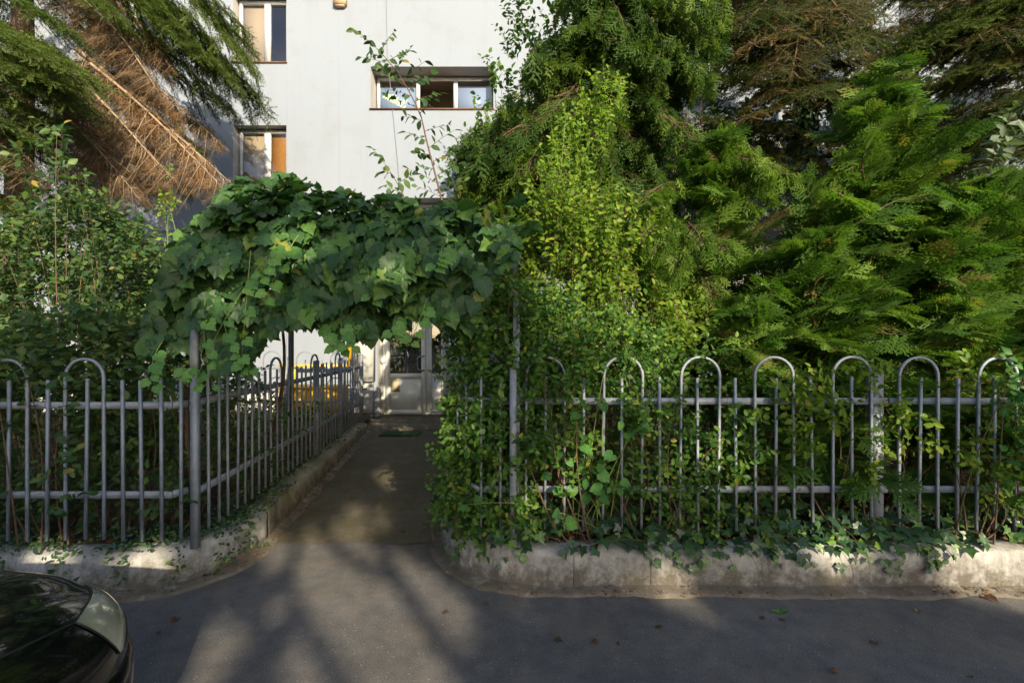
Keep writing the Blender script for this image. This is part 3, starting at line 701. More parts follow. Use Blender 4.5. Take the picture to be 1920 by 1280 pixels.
# ------------------------------------------------------------------ pergola
pg = thing('pergola', 'dark steel pergola arch carrying the grape vine over the path', 'pergola', (-1.1, 3.2, 0.2))
for (x, y, z0) in ((-2.115, 3.04, 1.42), (0.03, 3.12, 0.24), (-2.5, 5.15, 0.2), (-0.42, 5.15, 0.2)):
    zt_ = 2.3 if y > 4 else 1.9
    b = Batch(); b.box((x-0.022, y-0.022, z0), (x+0.022, y+0.022, zt_)); b.build('post', M['dark_steel'] if y > 4 else M['galv'], pg)
for (a, c) in (((-2.2, 3.34, 2.30), (0.0, 3.34, 2.30)), ((-2.115, 3.04, 1.88), (-2.16, 3.36, 2.30)), ((0.03, 3.12, 1.88), (0.0, 3.36, 2.30)), ((-2.52, 5.15, 2.32), (-0.40, 5.15, 2.32)), ((-2.16, 3.3, 2.36), (-2.5, 5.3, 2.36)), ((0.0, 3.3, 2.36), (-0.42, 5.3, 2.36)), ((-1.1, 3.3, 2.36), (-1.45, 5.3, 2.36)), ((-2.3, 4.1, 2.32), (-0.2, 4.1, 2.32))):
    b = Batch(); b.tube([a, c], 0.022, 6); b.build('beam', M['dark_steel'], pg)

# ------------------------------------------------------------------ leaf shapes
def mirror(half, centre, z=lambda x, y: 0.0, tips=(0,)):
    """fan of triangles round a centre from the right half outline (base to tip)"""
    pts = [(x, y) for x, y in half]; left = [(-x, y) for x, y in half[::-1] if abs(x) > 1e-6]
    hv = [0.0 if i in tips or i == len(half)-1 else 1.0 for i in range(len(half))]; lv = [hv[i] for i in range(len(half))[::-1] if abs(half[i][0]) > 1e-6]
    out = pts + left; ov = hv+lv
    V = [(centre[0], centre[1], z(*centre))] + [(x, y, z(x, y)+0.05*w) for (x, y), w in zip(out, ov)]
    n = len(out); return tmpl(V, [(0, 1+i, 1+(i+1) % n) for i in range(n)], [0.0]+ov)
def grape(seed):
    r = random.Random(seed); j = lambda: r.uniform(-.025, .025)
    half = [(0, 0), (0.13, -0.15), (0.32, -0.16), (0.46, 0.0+j()), (0.475, 0.13), (0.56+j(), 0.30+j()), (0.51, 0.40), (0.44, 0.47), (0.40, 0.55), (0.38+j(), 0.68+j()), (0.25, 0.78), (0.12, 0.92), (0, 1.07)]
    ph = r.uniform(0, 6); am = r.uniform(.7, 1.6); cu = r.uniform(-.15, .25)
    f = lambda x, y: am*(0.10*abs(x)**1.0 - 0.38*(y-0.3)**2*0.6 - 0.22*x*x + 0.035*math.sin(9*x+ph) + 0.03*math.sin(8*y+ph)) + cu*x*(y-.2)
    return mirror(half, (0, 0.32), f, (0, 3, 5, 9))
def ovate(w=0.3, fold=0.10, curl=0.12):
    e = [(w*0.72, 0.22), (w, 0.48), (w*0.62, 0.78)]
    zc = lambda y: -curl*y*y
    V = [(0, 0, 0), (0, 0.5, zc(.5)), (0, 1, zc(1))]
    for s in (1, -1):
        for x, y in e: V.append((s*x, y, fold*x/w + zc(y)))
    return tmpl(V, [(0, 3, 4, 1), (1, 4, 5, 2), (0, 1, 7, 6), (1, 2, 8, 7)], [0, 0, 0]+[1.0]*6)
def ivyleaf(seed):
    r = random.Random(seed); j = lambda: r.uniform(-.03, .03)
    half = [(0, 0.02), (0.16, -0.14), (0.36, -0.10+j()), (0.40, 0.08), (0.60+j(), 0.26+j()), (0.34, 0.42), (0.22, 0.60), (0, 1.0)]
    return mirror(half, (0, 0.3), lambda x, y: 0.12*abs(x) - 0.22*(y-.2)**2 - 0.2*x*x, (0, 2, 4))
def heart():
    half = [(0, 0.04), (0.16, -0.08), (0.36, -0.02), (0.48, 0.2), (0.46, 0.45), (0.32, 0.7), (0.12, 0.9), (0, 1.0)]
    return mirror(half, (0, 0.4), lambda x, y: 0.16*abs(x) - 0.15*(y-.3)**2 - 0.12*x*x, (0, 3, 5))
GRAPE = [grape(i) for i in range(7)]; IVY = [ivyleaf(i) for i in range(3)]; HEART = [heart()]
OVATE = [ovate(), ovate(0.34, 0.06, 0.2), ovate(0.26, 0.12, 0.05)]
LANCE = [ovate(0.17, 0.05, 0.2), ovate(0.2, 0.07, 0.1)]
LEAFMESH = {}
def leaf_meshes(tms, mat):
    k = (id(tms), mat.name)
    if k not in LEAFMESH:
        LEAFMESH[k] = [Batch().inst(t, np.eye(3)[None], np.zeros((1, 3)), np.zeros(1)).mesh('leaf', mat, True) for t in tms]
    return LEAFMESH[k]
def put_leaves(parent, tms, Mx, T, mat, singles=300, name='foliage'):
    """the leaves that show largest become parts of their own, the rest one joined part"""
    T = np.asarray(T); m = len(T)
    sc = np.linalg.norm(Mx[:, :, 1], axis=1)
    y = np.maximum(T[:, 1], 0.3); px = 960 + T[:, 0]/y*FPX; py = 645 - (T[:, 2]-EYE)/y*FPX
    vis = (T[:, 1] > 0.3) & (px > -20) & (px < 1940) & (py > -20) & (py < 1300)
    facing = np.abs(np.einsum('mi,mi->m', nrm(Mx[:, :, 2]), nrm(T - np.array([0, 0, EYE]))))
    score = np.where(vis, sc/(y**2)*(0.4+facing), -1)
    order = np.argsort(-score); one = [i for i in order[:singles] if score[i] > 0]
    which = rng.integers(0, len(tms), m); ms = leaf_meshes(tms, mat)
    for i in one:
        mw = Matrix.Identity(4)
        for r in range(3):
            for c in range(3): mw[r][c] = Mx[i, r, c]
            mw[r][3] = T[i, r]
        link('leaf', ms[which[i]], parent, mw)
    mask = np.ones(m, bool); mask[one] = False
    if mask.any():
        b = Batch()
        for k in range(len(tms)):
            s = mask & (which == k); b.inst(tms[k], Mx[s], T[s])
        stuff(b.build(name, mat, parent, True))
def twig_leaves(P, D, tl, nl, ls, stems=None, spread=0.9, droop=0.25, face=(0, -0.5, 0.8), srad=0.0016, opposite=False):
    """short twigs at P along D carrying nl leaves each; returns leaf frames"""
    P = np.asarray(P); D = nrm(D); m = len(P); Ms = []; Ts = []
    side = nrm(np.cross(D, randv(m))); face = np.array(face)
    tls = tl*(0.7+0.6*rng.random(m))
    for j in range(nl):
        f = (j+0.6)/nl; pos = P + D*(tls*f)[:, None] + np.array([0, 0, -1])*(droop*0.4*tls*f*f)[:, None]
        for s in ((1, -1) if opposite else ((1,) if j % 2 else (-1,))):
            ld = nrm(D*(0.45 if j < nl-1 else 1.2) + side*s*spread + np.array([0, 0, -droop]) + 0.35*rng.normal(size=(m, 3)))
            n_ = nrm(face + 0.55*rng.normal(size=(m, 3)))
            Ms.append(frames(ld, n_, ls*(0.65+0.6*rng.random(m)))); Ts.append(pos)
    if stems is not None:
        for i in range(m):
            e = P[i] + D[i]*tls[i]; e = e + np.array([0, 0, -droop*0.4*tls[i]])
            stems.tube([P[i], (P[i]+e)/2+np.array([0,0,droop*.1*tls[i]]), e], [srad, srad*0.8, srad*0.4], 3, caps=False)
    return np.concatenate(Ms), np.concatenate(Ts)
def curve(a, c, bow, n=8):
    a, c = np.array(a, float), np.array(c, float); t = np.linspace(0, 1, n)[:, None]
    return a + (c-a)*t + np.array(bow)*4*t*(1-t)

# ------------------------------------------------------------------ conifer parts
def spruce_twig(nn=20, ln=0.24, w=0.03, seed=0):
    r = random.Random(seed); V = []; Fc = []
    def tri(p, d, l, wd):
        a = np.cross(d, (0.31, 0.2, 0.93)); a = a/np.linalg.norm(a)*wd
        k = len(V); V.extend([tuple(p-a), tuple(p+a), tuple(p+d*l)]); Fc.append((k, k+1, k+2))
    for i in range(nn):
        y = 0.04+0.96*i/nn; ph = i*2.4+r.uniform(-.4, .4)
        d = nrm(np.array([math.cos(ph)*1.0, 0.75, math.sin(ph)*0.75+0.12])); tri(np.array([0, y, 0.0]), d, ln*(1.0-0.25*y)*r.uniform(.8, 1.15), w)
    tri(np.array([0, 0.95, 0.0]), np.array([0, 1, 0.0]), ln*0.8, w)
    V.extend([(-0.018, 0, 0), (0.018, 0, 0), (0, 1, 0.0)]); k = len(V)-3; Fc.append((k, k+1, k+2))
    return tmpl(V, Fc)
def dead_twig(seed=0):
    r = random.Random(seed); V = []; Fc = []
    def st(p, q, w):
        p = np.array(p, float); q = np.array(q, float); a = nrm(np.cross(q-p, (0.2, 0.3, 0.9)))*w
        k = len(V); V.extend([tuple(p-a), tuple(p+a), tuple(q)]); Fc.append((k, k+1, k+2))
    st((0, 0, 0), (0.04, 0.6, 0), 0.02); st((0.03, 0.5, 0), (-0.03, 1.0, 0.05), 0.016)
    for i in range(7):
        y = 0.12+i*0.12; s = (-1)**i; x = 0.04*y
        q = (x+s*r.uniform(.15, .32), y+r.uniform(.12, .3), r.uniform(-.12, .12)); st((x, y, 0), q, 0.014)
        st(((x+q[0])/2, (y+q[1])/2, q[2]/2), (q[0]+s*r.uniform(-.12, .12), q[1]+.1, q[2]+r.uniform(-.15, .15)), 0.011)
    return tmpl(V, Fc)
def spray(nside=12, nsub=4, w=0.03, seed=0, droop=0.18):
    r = random.Random(seed); V = []; Fc = []
    def st(p, q, wa, wb=0.0):
        p = np.array(p); q = np.array(q); d = q-p; a = np.array([-d[1], d[0]]); a = a/(np.linalg.norm(a)+1e-9)
        z = lambda u: -droop*(u[1]**2) - 0.25*u[0]**2
        k = len(V); p1, p2 = p-a*wa, p+a*wa
        V.extend([(p1[0], p1[1], z(p1)), (p2[0], p2[1], z(p2)), (q[0], q[1], z(q)+r.uniform(-.01, .01))]); Fc.append((k, k+1, k+2))
    st((0, 0), (r.uniform(-.03, .03), 1.0), w*0.7)
    for i in range(nside):
        y = 0.06+0.86*i/nside; s = 1 if i % 2 else -1
        l = (0.44*(1-y)**0.8+0.09)*r.uniform(.8, 1.15); an = math.radians(r.uniform(36, 50))
        ux, uy = s*math.sin(an), math.cos(an); st((0, y), (ux*l, y+uy*l), w*0.8)
        for k in range(nsub):
            f = (k+0.7)/nsub; ss = 1 if k % 2 else -1; a2 = an*s + ss*math.radians(r.uniform(30, 48))
            l2 = (0.16*(1-0.55*f)+0.02)*r.uniform(.75, 1.2)*(0.5+0.5*l/0.4)
            bx, by = ux*l*f, y+uy*l*f; st((bx, by), (bx+math.sin(a2)*l2, by+math.cos(a2)*l2), w*0.62)
    return tmpl(V, Fc)
SPT = [spruce_twig(20, 0.25, 0.037, i) for i in range(3)]; SPT_THIN = [spruce_twig(13, 0.2, 0.026, i+7) for i in range(3)]
DEAD = [dead_twig(i) for i in range(3)]
SPR = [spray(10, 3, 0.058, i) for i in range(3)]; SPRC = [spray(7, 2, 0.062, i+5, 0.3) for i in range(3)]

def spruce_branch(seed, L=2.4, kind='green', width=0.62, density=1.0):
    """one bough along +X, hanging a little: wood mesh and needle mesh"""
    r = np.random.default_rng(seed); wood = Batch(); nd = Batch()
    sag = r.uniform(.06, .11); wig = r.uniform(-1, 1)
    mainp = lambda t: np.array([L*t, 0.10*wig*math.sin(3*t), -sag*(L*t)**2*0.55 + 0.10*max(0, t-0.7)*L])
    T = np.linspace(0, 1, 12); wood.tube([mainp(t) for t in T], 0.024*(1-T)+0.004, 5)
    tp, td, tn = [], [], []; dead = kind == 'dead'
    nb = int(44*density); tsc = []
    for i in range(nb):
        t = 0.06+0.93*(i+r.uniform(-.3, .3))/nb; t = min(max(t, .04), .99); s = 1 if i % 2 else -1
        l = width*(0.25+0.95*math.sin(math.pi*min(1, t*0.72+0.2))**1.2)*r.uniform(.65, 1.15)*(1.0 if t < .8 else (1.25-t)*2.2)
        a = math.radians(r.uniform(40, 62) if not dead else r.uniform(18, 80)); l *= 1.0 if not dead else r.uniform(.35, 1.25); dr = r.uniform(.05, .45) if not dead else r.uniform(.6, 1.5)
        p0 = mainp(t); pts = []
        for u in np.linspace(0, 1, 6):
            pts.append(p0 + np.array([math.cos(a)*l*u, s*math.sin(a)*l*u, -dr*l*u*u + 0.03*math.sin(u*5+i)]))
        wood.tube(pts, np.linspace(0.006, 0.002, 6), 3, caps=False)
        pts = np.array(pts); st = 0.042 if not dead else 0.085
        nt = max(3, int(l/st/ (1 if density > .8 else 1.4)))
        for k in range(nt):
            u = (k+0.5)/nt; x = u*5; q = int(min(x, 4)); p = pts[q]*(1-(x-q)) + pts[q+1]*(x-q); dd = nrm(pts[q+1]-pts[q])
            sd_ = np.cross(dd, (0, 0, 1)); sd_ = nrm(sd_)
            for ss in (1, -1):
                v = dd*0.75 + sd_*ss*0.75 + np.array([0, 0, -0.08 if not dead else -1.0]) + r.normal(size=3)*0.2
                tp.append(p); td.append(v); tn.append((r.normal()*.3, r.normal()*.3, 1)); tsc.append((0.15 if not dead else 0.24)*r.uniform(.7, 1.2)*(1.1-0.5*u))
        tp.append(pts[-1]); td.append(pts[-1]-pts[-2]); tn.append((0, 0, 1)); tsc.append(0.13)
    for k in range(26):
        t = r.uniform(.1, 1); tp.append(mainp(t)); td.append((1, r.normal()*.6, r.uniform(-.4, .4))); tn.append((0, 0, 1)); tsc.append(0.13)
    tp.append(mainp(1)); td.append(mainp(1)-mainp(.95)); tn.append((0, 0, 1)); tsc.append(0.16)
    tp, td, tn, tsc = map(np.array, (tp, td, tn, tsc))
    set_ = DEAD if dead else (SPT); w = r.integers(0, 3, len(tp))
    if kind == 'olive': keep = r.random(len(tp)) < 0.85; tp, td, tn, tsc, w = tp[keep], td[keep], tn[keep], tsc[keep], w[keep]
    for k in range(3):
        s = w == k; nd.inst(set_[k], frames(td[s], tn[s], tsc[s]), tp[s], 0.35*r.random(s.sum()))
    if dead:
        s = r.random(len(tp)) < 0.22
        nd.inst(SPT_THIN[0], frames(td[s], tn[s], tsc[s]*0.7), tp[s], 0.5+0.4*r.random(s.sum()))
    mt = M[{'green': 'spruce', 'dead': 'deadneedle'}.get(kind, kind)]
    return L, wood.mesh('branch', M['deadwood'] if dead else M['bark']), nd.mesh('needles', mt)
def place_branch(parent, proto, a, c, roll=0.0, sub='needles', stretch=None):
    L, wm_, nm_ = proto; a = Vector(a); c = Vector(c); d = c-a; ln = d.length; x = d.normalized()
    z = Vector((0, 0, 1)); y = z.cross(x); y = y.normalized() if y.length > 1e-3 else Vector((0, 1, 0)); z = x.cross(y)
    R = Matrix((x, y, z)).transposed().to_4x4() @ Matrix.Rotation(roll, 4, 'X')
    s = ln/L; w = stretch if stretch else min(1.25, max(0.75, s))
    mw = Matrix.Translation(a) @ R @ Matrix.Diagonal((s, w, w, 1))
    o = link('branch', wm_, parent, mw); child(sub, nm_, o); return o
def trunk(parent, pts, r0, r1, mat, name='trunk', sides=10):
    b = Batch(); P = np.array(pts, float); n = 14; t = np.linspace(0, 1, len(P)); tt = np.linspace(0, 1, n)
    Q = np.stack([np.interp(tt, t, P[:, k]) for k in range(3)], 1); Q[1:-1] += rng.normal(size=(n-2, 3))*r0*0.12
    b.tube(Q, np.linspace(r0, r1, n), sides); return b.build(name, mat, parent, True)

GREENB = [spruce_branch(s, 2.4, 'green', 0.62) for s in (1, 2, 3, 4)]
DEADB = [spruce_branch(s, 2.4, 'dead', 0.6, 0.9) for s in (11, 12, 13)]
M['dkspruce'] = leaf_mat('dark_spruce_needles', [(0.0, (0.035, 0.055, 0.018)), (0.6, (0.07, 0.10, 0.026)), (1.0, (0.12, 0.14, 0.035))], 0.6, 0.25, 0.25)
DARKB = [spruce_branch(s, 2.4, 'dkspruce', 0.62, 0.9) for s in (31, 32, 33)]
OLIVEB = [spruce_branch(s, 2.4, 'olive', 0.6, 0.8) for s in (21, 22, 23, 24)]

# left spruce: trunk at the frame's left edge, boughs reaching over the garden to the right
T1 = np.array([-7.3, 6.7, 0.2])
sp1 = thing('spruce_tree', 'large spruce with green and dead brown hanging boughs at the left edge', 'tree', T1)
trunk(sp1, [T1, T1+(0.05, 0, 4), T1+(0.0, 0.1, 8), T1+(0.1, 0, 12)], 0.2, 0.05, M['bark'])
def B1(kind, a, c, roll=0.0):
    proto = random.choice({'g': GREENB, 'd': DEADB}[kind]); place_branch(sp1, proto, at(*a), at(*c), roll)
for k, a, c in [
    ('g', (250, -150, 6.6), (500, 120, 6.9)), ('g', (230, -60, 6.6), (528, 205, 7.4)), ('g', (260, -120, 6.4), (480, 60, 7.0)), ('g', (170, -120, 6.0), (420, 130, 6.6)),
    ('g', (240, 30, 7.0), (470, 215, 7.9)), ('g', (120, -100, 5.8), (330, 60, 6.1)), ('g', (240, -40, 6.2), (420, 130, 6.5)),
    ('g', (-160, -30, 5.0), (185, 105, 4.9)), ('g', (-200, 20, 5.0), (150, 165, 4.9)), ('g', (-220, 90, 5.2), (110, 200, 5.0)), ('g', (-120, -90, 5.1), (150, 40, 5.2)),
    ('g', (-220, 160, 5.4), (40, 235, 5.2)), ('g', (-200, 200, 5.4), (30, 290, 5.1)),
    ('g', (190, 130, 6.8), (400, 235, 7.6)), ('g', (200, 260, 7.2), (372, 350, 7.9)), ('g', (60, 280, 6.4), (330, 345, 7.0)),
    ('d', (140, 90, 6.4), (450, 330, 6.6)), ('d', (130, 150, 6.3), (330, 345, 6.4)), ('d', (110, 180, 6.2), (290, 360, 6.2)), ('d', (150, 60, 6.6), (420, 250, 7.1)),
    ('d', (-40, 150, 6.0), (150, 330, 6.0)), ('d', (-60, 210, 6.0), (130, 370, 5.9)), ('d', (-120, 30, 6.2), (130, 250, 6.0)), ('d', (60, -40, 6.4), (330, 110, 6.6)),
    ('d', (100, -60, 6.4), (280, 110, 6.4)), ('d', (180, -60, 6.2), (330, 120, 6.3)), ('d', (40, 60, 6.4), (250, 230, 6.4)), ('d', (120, 130, 6.6), (250, 330, 6.8)), ('d', (-80, 110, 6.1), (90, 230, 5.9)),
    ('g', (200, -60, 6.3), (390, 90, 6.2)), ('g', (280, -30, 6.9), (500, 175, 7.2)), ('g', (210, 60, 6.6), (430, 190, 6.9)), ('g', (-140, 60, 4.9), (120, 120, 4.6)), ('g', (-160, 120, 5.0), (90, 250, 4.8)), ('g', (60, -120, 5.6), (240, 20, 5.6)), ('d', (90, 200, 6.2), (380, 335, 6.9)), ('d', (160, 40, 6.5), (360, 200, 6.4)), ('d', (60, 170, 5.7), (250, 350, 5.6)), ('d', (150, 150, 5.8), (340, 330, 5.8)), ('d', (-60, 180, 5.2), (110, 330, 5.2)), ('d', (170, 120, 6.0), (420, 330, 6.1)), ('d', (180, 20, 5.9), (310, 150, 5.9)), ('d', (150, 100, 6.5), (400, 290, 6.3)), ('d', (130, 160, 6.3), (260, 350, 6.1)), ('d', (60, 120, 6.2), (220, 340, 6.0)), ('d', (-20, 240, 6.1), (200, 390, 6.0)), ('g', (250, 0, 6.4), (470, 150, 6.5)), ('g', (-60, 40, 4.8), (160, 130, 4.6)), ('g', (280, -80, 7.0), (490, 90, 7.4)), ('g', (-150, 300, 6.0), (110, 400, 5.8)), ('g', (-100, 350, 6.0), (200, 440, 6.2))]:
    B1(k, a, c, random.uniform(-.25, .25) if k == 'g' else random.uniform(-1.0, 1.0))
for k in range(16):                                   # boughs on the sides the photograph does not show
    a_ = random.uniform(0, 6.28); z = random.uniform(5.5, 11.5); l = 2.6*(1-(z-3)/12)+0.6
    p = T1 + np.array([0, 0, z]); place_branch(sp1, random.choice(GREENB), p, p+np.array([math.cos(a_)*l, math.sin(a_)*l*0.8, -0.5*l]), 0)

# right spruce: thin olive boughs, ivy-clad trunk
T2 = np.array([(1500-960)/FPX*6.9, 6.9, 0.2])
sp2 = thing('spruce_tree', 'sparse olive brown spruce with dark trunk standing right before the facade', 'tree', T2)
trunk(sp2, [T2, T2+(0.02, 0, 3), T2+(-0.05, 0, 6), T2+(0.05, 0, 12)], 0.13, 0.05, M['bark'])
def B2(a, c): place_branch(sp2, random.choice(OLIVEB+DARKB), at(*a), at(*c), random.uniform(-.3, .3))
for a, c in [((1500, 330, 6.9), (1330, 250, 6.3)), ((1500, 260, 6.9), (1290, 210, 6.2)), ((1500, 180, 6.9), (1285, 120, 6.2)), ((1500, 100, 6.9), (1310, 60, 6.0)), ((1500, 40, 6.9), (1330, 20, 5.9)),
    ((1500, 230, 6.9), (1640, 120, 6.4)), ((1500, 200, 6.9), (1700, 90, 6.2)), ((1510, 140, 6.9), (1760, 60, 6.2)), ((1500, 80, 6.9), (1690, 30, 6.0)), ((1500, 30, 6.9), (1640, -20, 6.0)),
    ((1510, 300, 6.9), (1740, 250, 6.4)), ((1500, 60, 6.9), (1430, 120, 5.6)), ((1500, 20, 6.9), (1480, 110, 5.4)), ((1500, -20, 6.9), (1400, 60, 5.4)), ((1500, -20, 6.9), (1580, 70, 5.4)), ((1510, 0, 6.9), (1680, 110, 5.5)),
    ((1500, -60, 6.9), (1380, 20, 5.6)), ((1500, 380, 6.9), (1400, 420, 6.4)), ((1500, 150, 6.9), (1540, 140, 5.3)), ((1500, 120, 6.9), (1400, 180, 5.8)), ((1500, -50, 6.9), (1600, 10, 5.4))]:
    B2(a, c)
for k in range(26):
    pz = random.uniform(-120, 330); pe = random.choice([random.uniform(1270, 1430), random.uniform(1560, 1780)]); B2((1500, pz, 6.9), (pe, pz+random.uniform(-60, 60), random.uniform(5.7, 7.8)))
for k in range(22):
    a_ = random.uniform(0, 6.28); z = random.uniform(6.8, 11.5); l = 2.4*(1-(z-4)/11)+0.5
    p = T2 + np.array([0, 0, z]); place_branch(sp2, random.choice(OLIVEB), p, p+np.array([math.cos(a_)*l, math.sin(a_)*l*0.8, -0.25*l]), 0)
# a second dark spruce in the top right corner
T3 = np.array([(2010-960)/FPX*5.6, 5.6, 0.2])
sp3 = thing('spruce_tree', 'dark spruce whose boughs hang into the top right corner', 'tree', T3)
trunk(sp3, [T3, T3+(0, 0, 5), T3+(0.1, 0, 11)], 0.16, 0.05, M['bark'])
for a, c in [((2010, 60, 5.6), (1760, 20, 5.2)), ((2010, 0, 5.6), (1720, -10, 5.3)), ((2010, 110, 5.6), (1780, 100, 5.2)), ((2010, 170, 5.6), (1760, 190, 5.5)), ((2010, 60, 5.6), (1850, 90, 4.8)), ((2010, 200, 5.6), (1800, 260, 5.6)), ((2010, 20, 5.6), (1880, 40, 4.6)), ((2010, 140, 5.6), (1690, 150, 6.0)), ((2010, 220, 5.6), (1660, 260, 6.2)), ((2010, 250, 5.6), (1720, 330, 6.0)), ((2010, -40, 5.6), (1760, -20, 5.0)), ((2010, 30, 5.6), (1700, 60, 5.8)), ((2010, 80, 5.6), (1740, 130, 5.0)), ((2010, -20, 5.6), (1820, 30, 4.7)), ((2010, 160, 5.6), (1840, 180, 4.8)), ((2010, 100, 5.6), (1660, 40, 6.4))]:
    place_branch(sp3, random.choice(OLIVEB[:2]+DARKB), at(*a), at(*c), random.uniform(-.3, .3))
for k in range(34):
    a_ = random.uniform(0, 6.28); z = random.uniform(4.2, 10.5); l = 2.3*(1-(z-4)/11)+0.4
    p = T3 + np.array([0, 0, z]); place_branch(sp3, random.choice(GREENB), p, p+np.array([math.cos(a_)*l, math.sin(a_)*l*0.8, -0.3*l]), 0)

T5 = np.array([10.2, 6.4, 0.2])  # spruce out of view, added to throw shade on the right facade
sp4 = thing('spruce_tree', 'tall unseen spruce added farther right to shade the facade', 'tree', T5)
trunk(sp4, [T5, T5+(0, 0, 5), T5+(0.1, 0, 12)], 0.16, 0.05, M['bark'])
for k in range(46):
    a_ = k*2.4; z = random.uniform(2.0, 11.5); l = 2.6*(1-(z-2)/12)+0.5
    p = T5 + np.array([0, 0, z]); place_branch(sp4, random.choice(GREENB), p, p+np.array([math.cos(a_)*l, math.sin(a_)*l*0.8, -0.3*l]), 0)

def frond_branch(seed, L=1.0, kind='cypress', n=34, mat=None):
    """feathery scale-leaf branch along +X"""
    r = np.random.default_rng(seed); wood = Batch(); nd = Batch(); cyp = kind == 'cypress'
    sag = 0.35 if cyp else 0.08; up = 0.0 if cyp else 0.12
    mp = lambda t: np.array([L*t, 0.05*math.sin(4*t+seed), -sag*L*t*t + up*L*math.sin(t*2.2)])
    T = np.linspace(0, 1, 9); wood.tube([mp(t) for t in T], 0.010*(1-T)+0.002, 4)
    P, D, Nn, S = [], [], [], []
    for i in range(n):
        t = 0.08+0.9*(i+r.uniform(-.3, .3))/n; s = 1 if i % 2 else -1; l = L*(0.34*(1-0.55*t))*r.uniform(.6, 1.15)
        a = math.radians(r.uniform(35, 65)); p0 = mp(t)
        if cyp:
            q = p0 + np.array([math.cos(a)*l*.8, s*math.sin(a)*l*.8, -l*r.uniform(.0, .5)]); wood.tube([p0, q], [0.004, 0.002], 3, caps=False)
            for k in range(4):
                u = r.uniform(.2, 1); P.append(p0+(q-p0)*u); D.append(nrm(q-p0)*0.6+np.array([r.normal()*.3, r.normal()*.3, -0.9])); Nn.append((r.normal(), r.normal(), r.normal()*.5)); S.append(r.uniform(.13, .24))
        else:
            P.append(p0); D.append((math.cos(a), s*math.sin(a), r.uniform(-.05, .3))); Nn.append((r.normal()*.35, r.normal()*.35, 1)); S.append(l*1.2+0.09)
    P.append(mp(.97)); D.append(mp(1)-mp(.9)); Nn.append((0, .2, 1)); S.append(0.22)
    P, D, Nn, S = map(np.array, (P, D, Nn, S)); w = r.integers(0, 3, len(P)); st = SPRC if cyp else SPR
    for k in range(3):
        s = w == k; nd.inst(st[k], frames(D[s], Nn[s], S[s]), P[s], 0.4*r.random(s.sum()))
    return L, wood.mesh('branch', M['bark']), nd.mesh('fronds', M[mat or kind])
CYP = [frond_branch(s, 1.0, 'cypress', 26) for s in (1, 2, 3, 4, 5)]
JUN = [frond_branch(s, 1.0, 'cypress', 24, 'cypress_sun') for s in (11, 12, 13, 14)]
THU = [frond_branch(s, 0.9, 'thuja', 20) for s in (1, 2, 3, 4, 5)]

# tall cypress in the middle
T4 = at(1085, 820, 5.3); T4[2] = 0.22; TOP4 = at(1140, -330, 5.3)
cy = thing('cypress_tree', 'tall cypress with hanging dark feathery foliage right of the white wall', 'tree', T4)
c4 = lambda z: T4 + (TOP4-T4)*(z-T4[2])/(TOP4[2]-T4[2])
trunk(cy, [T4, c4(3), c4(5.2), TOP4], 0.085, 0.03, M['bark'])
pts = sample([(985, -40), (1330, -40), (1330, 140), (1290, 260), (1250, 350), (1180, 330), (1100, 300), (1040, 200), (1000, 100)], 96, 4.6, 5.6, 0.6, 0.52, 3)
pts = np.concatenate([pts, sample([(870, 215), (960, 165), (1060, 180), (1150, 300), (1120, 420), (1010, 470), (930, 380), (880, 290)], 34, 4.4, 5.3, 0.5, 0.4, 4),
                      sample([(1080, 320), (1290, 260), (1300, 430), (1200, 520), (1080, 480)], 26, 4.5, 5.4, 0.5, 0.4, 5)])
for p in pts:
    l = random.uniform(.7, 1.15); ax = c4(min(TOP4[2]-.2, p[2]+0.25)); d = p-ax; dn = np.linalg.norm(d)
    a = p - d/dn*l*0.75 + np.array([0, 0, 0.12]); place_branch(cy, random.choice(CYP), a, a + d/dn*l + np.array([0, 0, -0.12*l]), random.uniform(-.5, .5), 'fronds', random.uniform(.85, 1.15))
    if dn > 0.9:
        b = Batch(); b.tube(curve(ax, a, (0, 0, 0.08)), np.linspace(0.016, 0.008, 8), 5); b.build('limb', M['bark'], cy)
for k in range(40):
    a_ = random.uniform(0, 6.28); z = random.uniform(4.5, TOP4[2]-.3); l = random.uniform(.6, 1.1); ax = c4(z)
    place_branch(cy, random.choice(CYP), ax, ax+np.array([math.cos(a_)*l, math.sin(a_)*l, -0.1]), random.uniform(-.5, .5), 'fronds')

def base_at(px, Y): return ((px-960)/FPX*Y, Y, 0.22)
# loose sunny juniper between the cypress and the thujas
T6 = np.array(base_at(1300, 4.9)); jn = thing('juniper_tree', 'loose yellow green juniper spreading between the cypress and the thujas', 'tree', T6)
trunk(jn, [T6, T6+(0.0, 0, 1.6), T6+(-0.2, 0.1, 3.4)], 0.06, 0.015, M['bark'])
jp = np.concatenate([sample([(1190, 330), (1260, 260), (1400, 230), (1470, 260), (1450, 330), (1400, 420), (1480, 560), (1420, 660), (1250, 640), (1180, 500)], 64, 4.0, 4.9, 0.5, 0.54, 31),
                     sample([(850, 215), (930, 170), (1010, 190), (1060, 260), (1050, 400), (980, 430), (900, 410), (860, 300)], 28, 4.3, 4.9, 0.4, 0.5, 32)])
for p in jp:
    l = random.uniform(.45, .8); ax = np.array([T6[0], T6[1], p[2]+.1]) if p[0] > 0.9 else np.array([0.7, 5.2, p[2]+.4]); d = nrm(p-ax)
    a = p-d*l*.7; place_branch(jn if p[0] > .9 else cy, random.choice(JUN), a, a+d*l+np.array([0, 0, random.uniform(-.3, .15)*l]), random.uniform(-.8, .8), 'fronds', random.uniform(.55, .85))
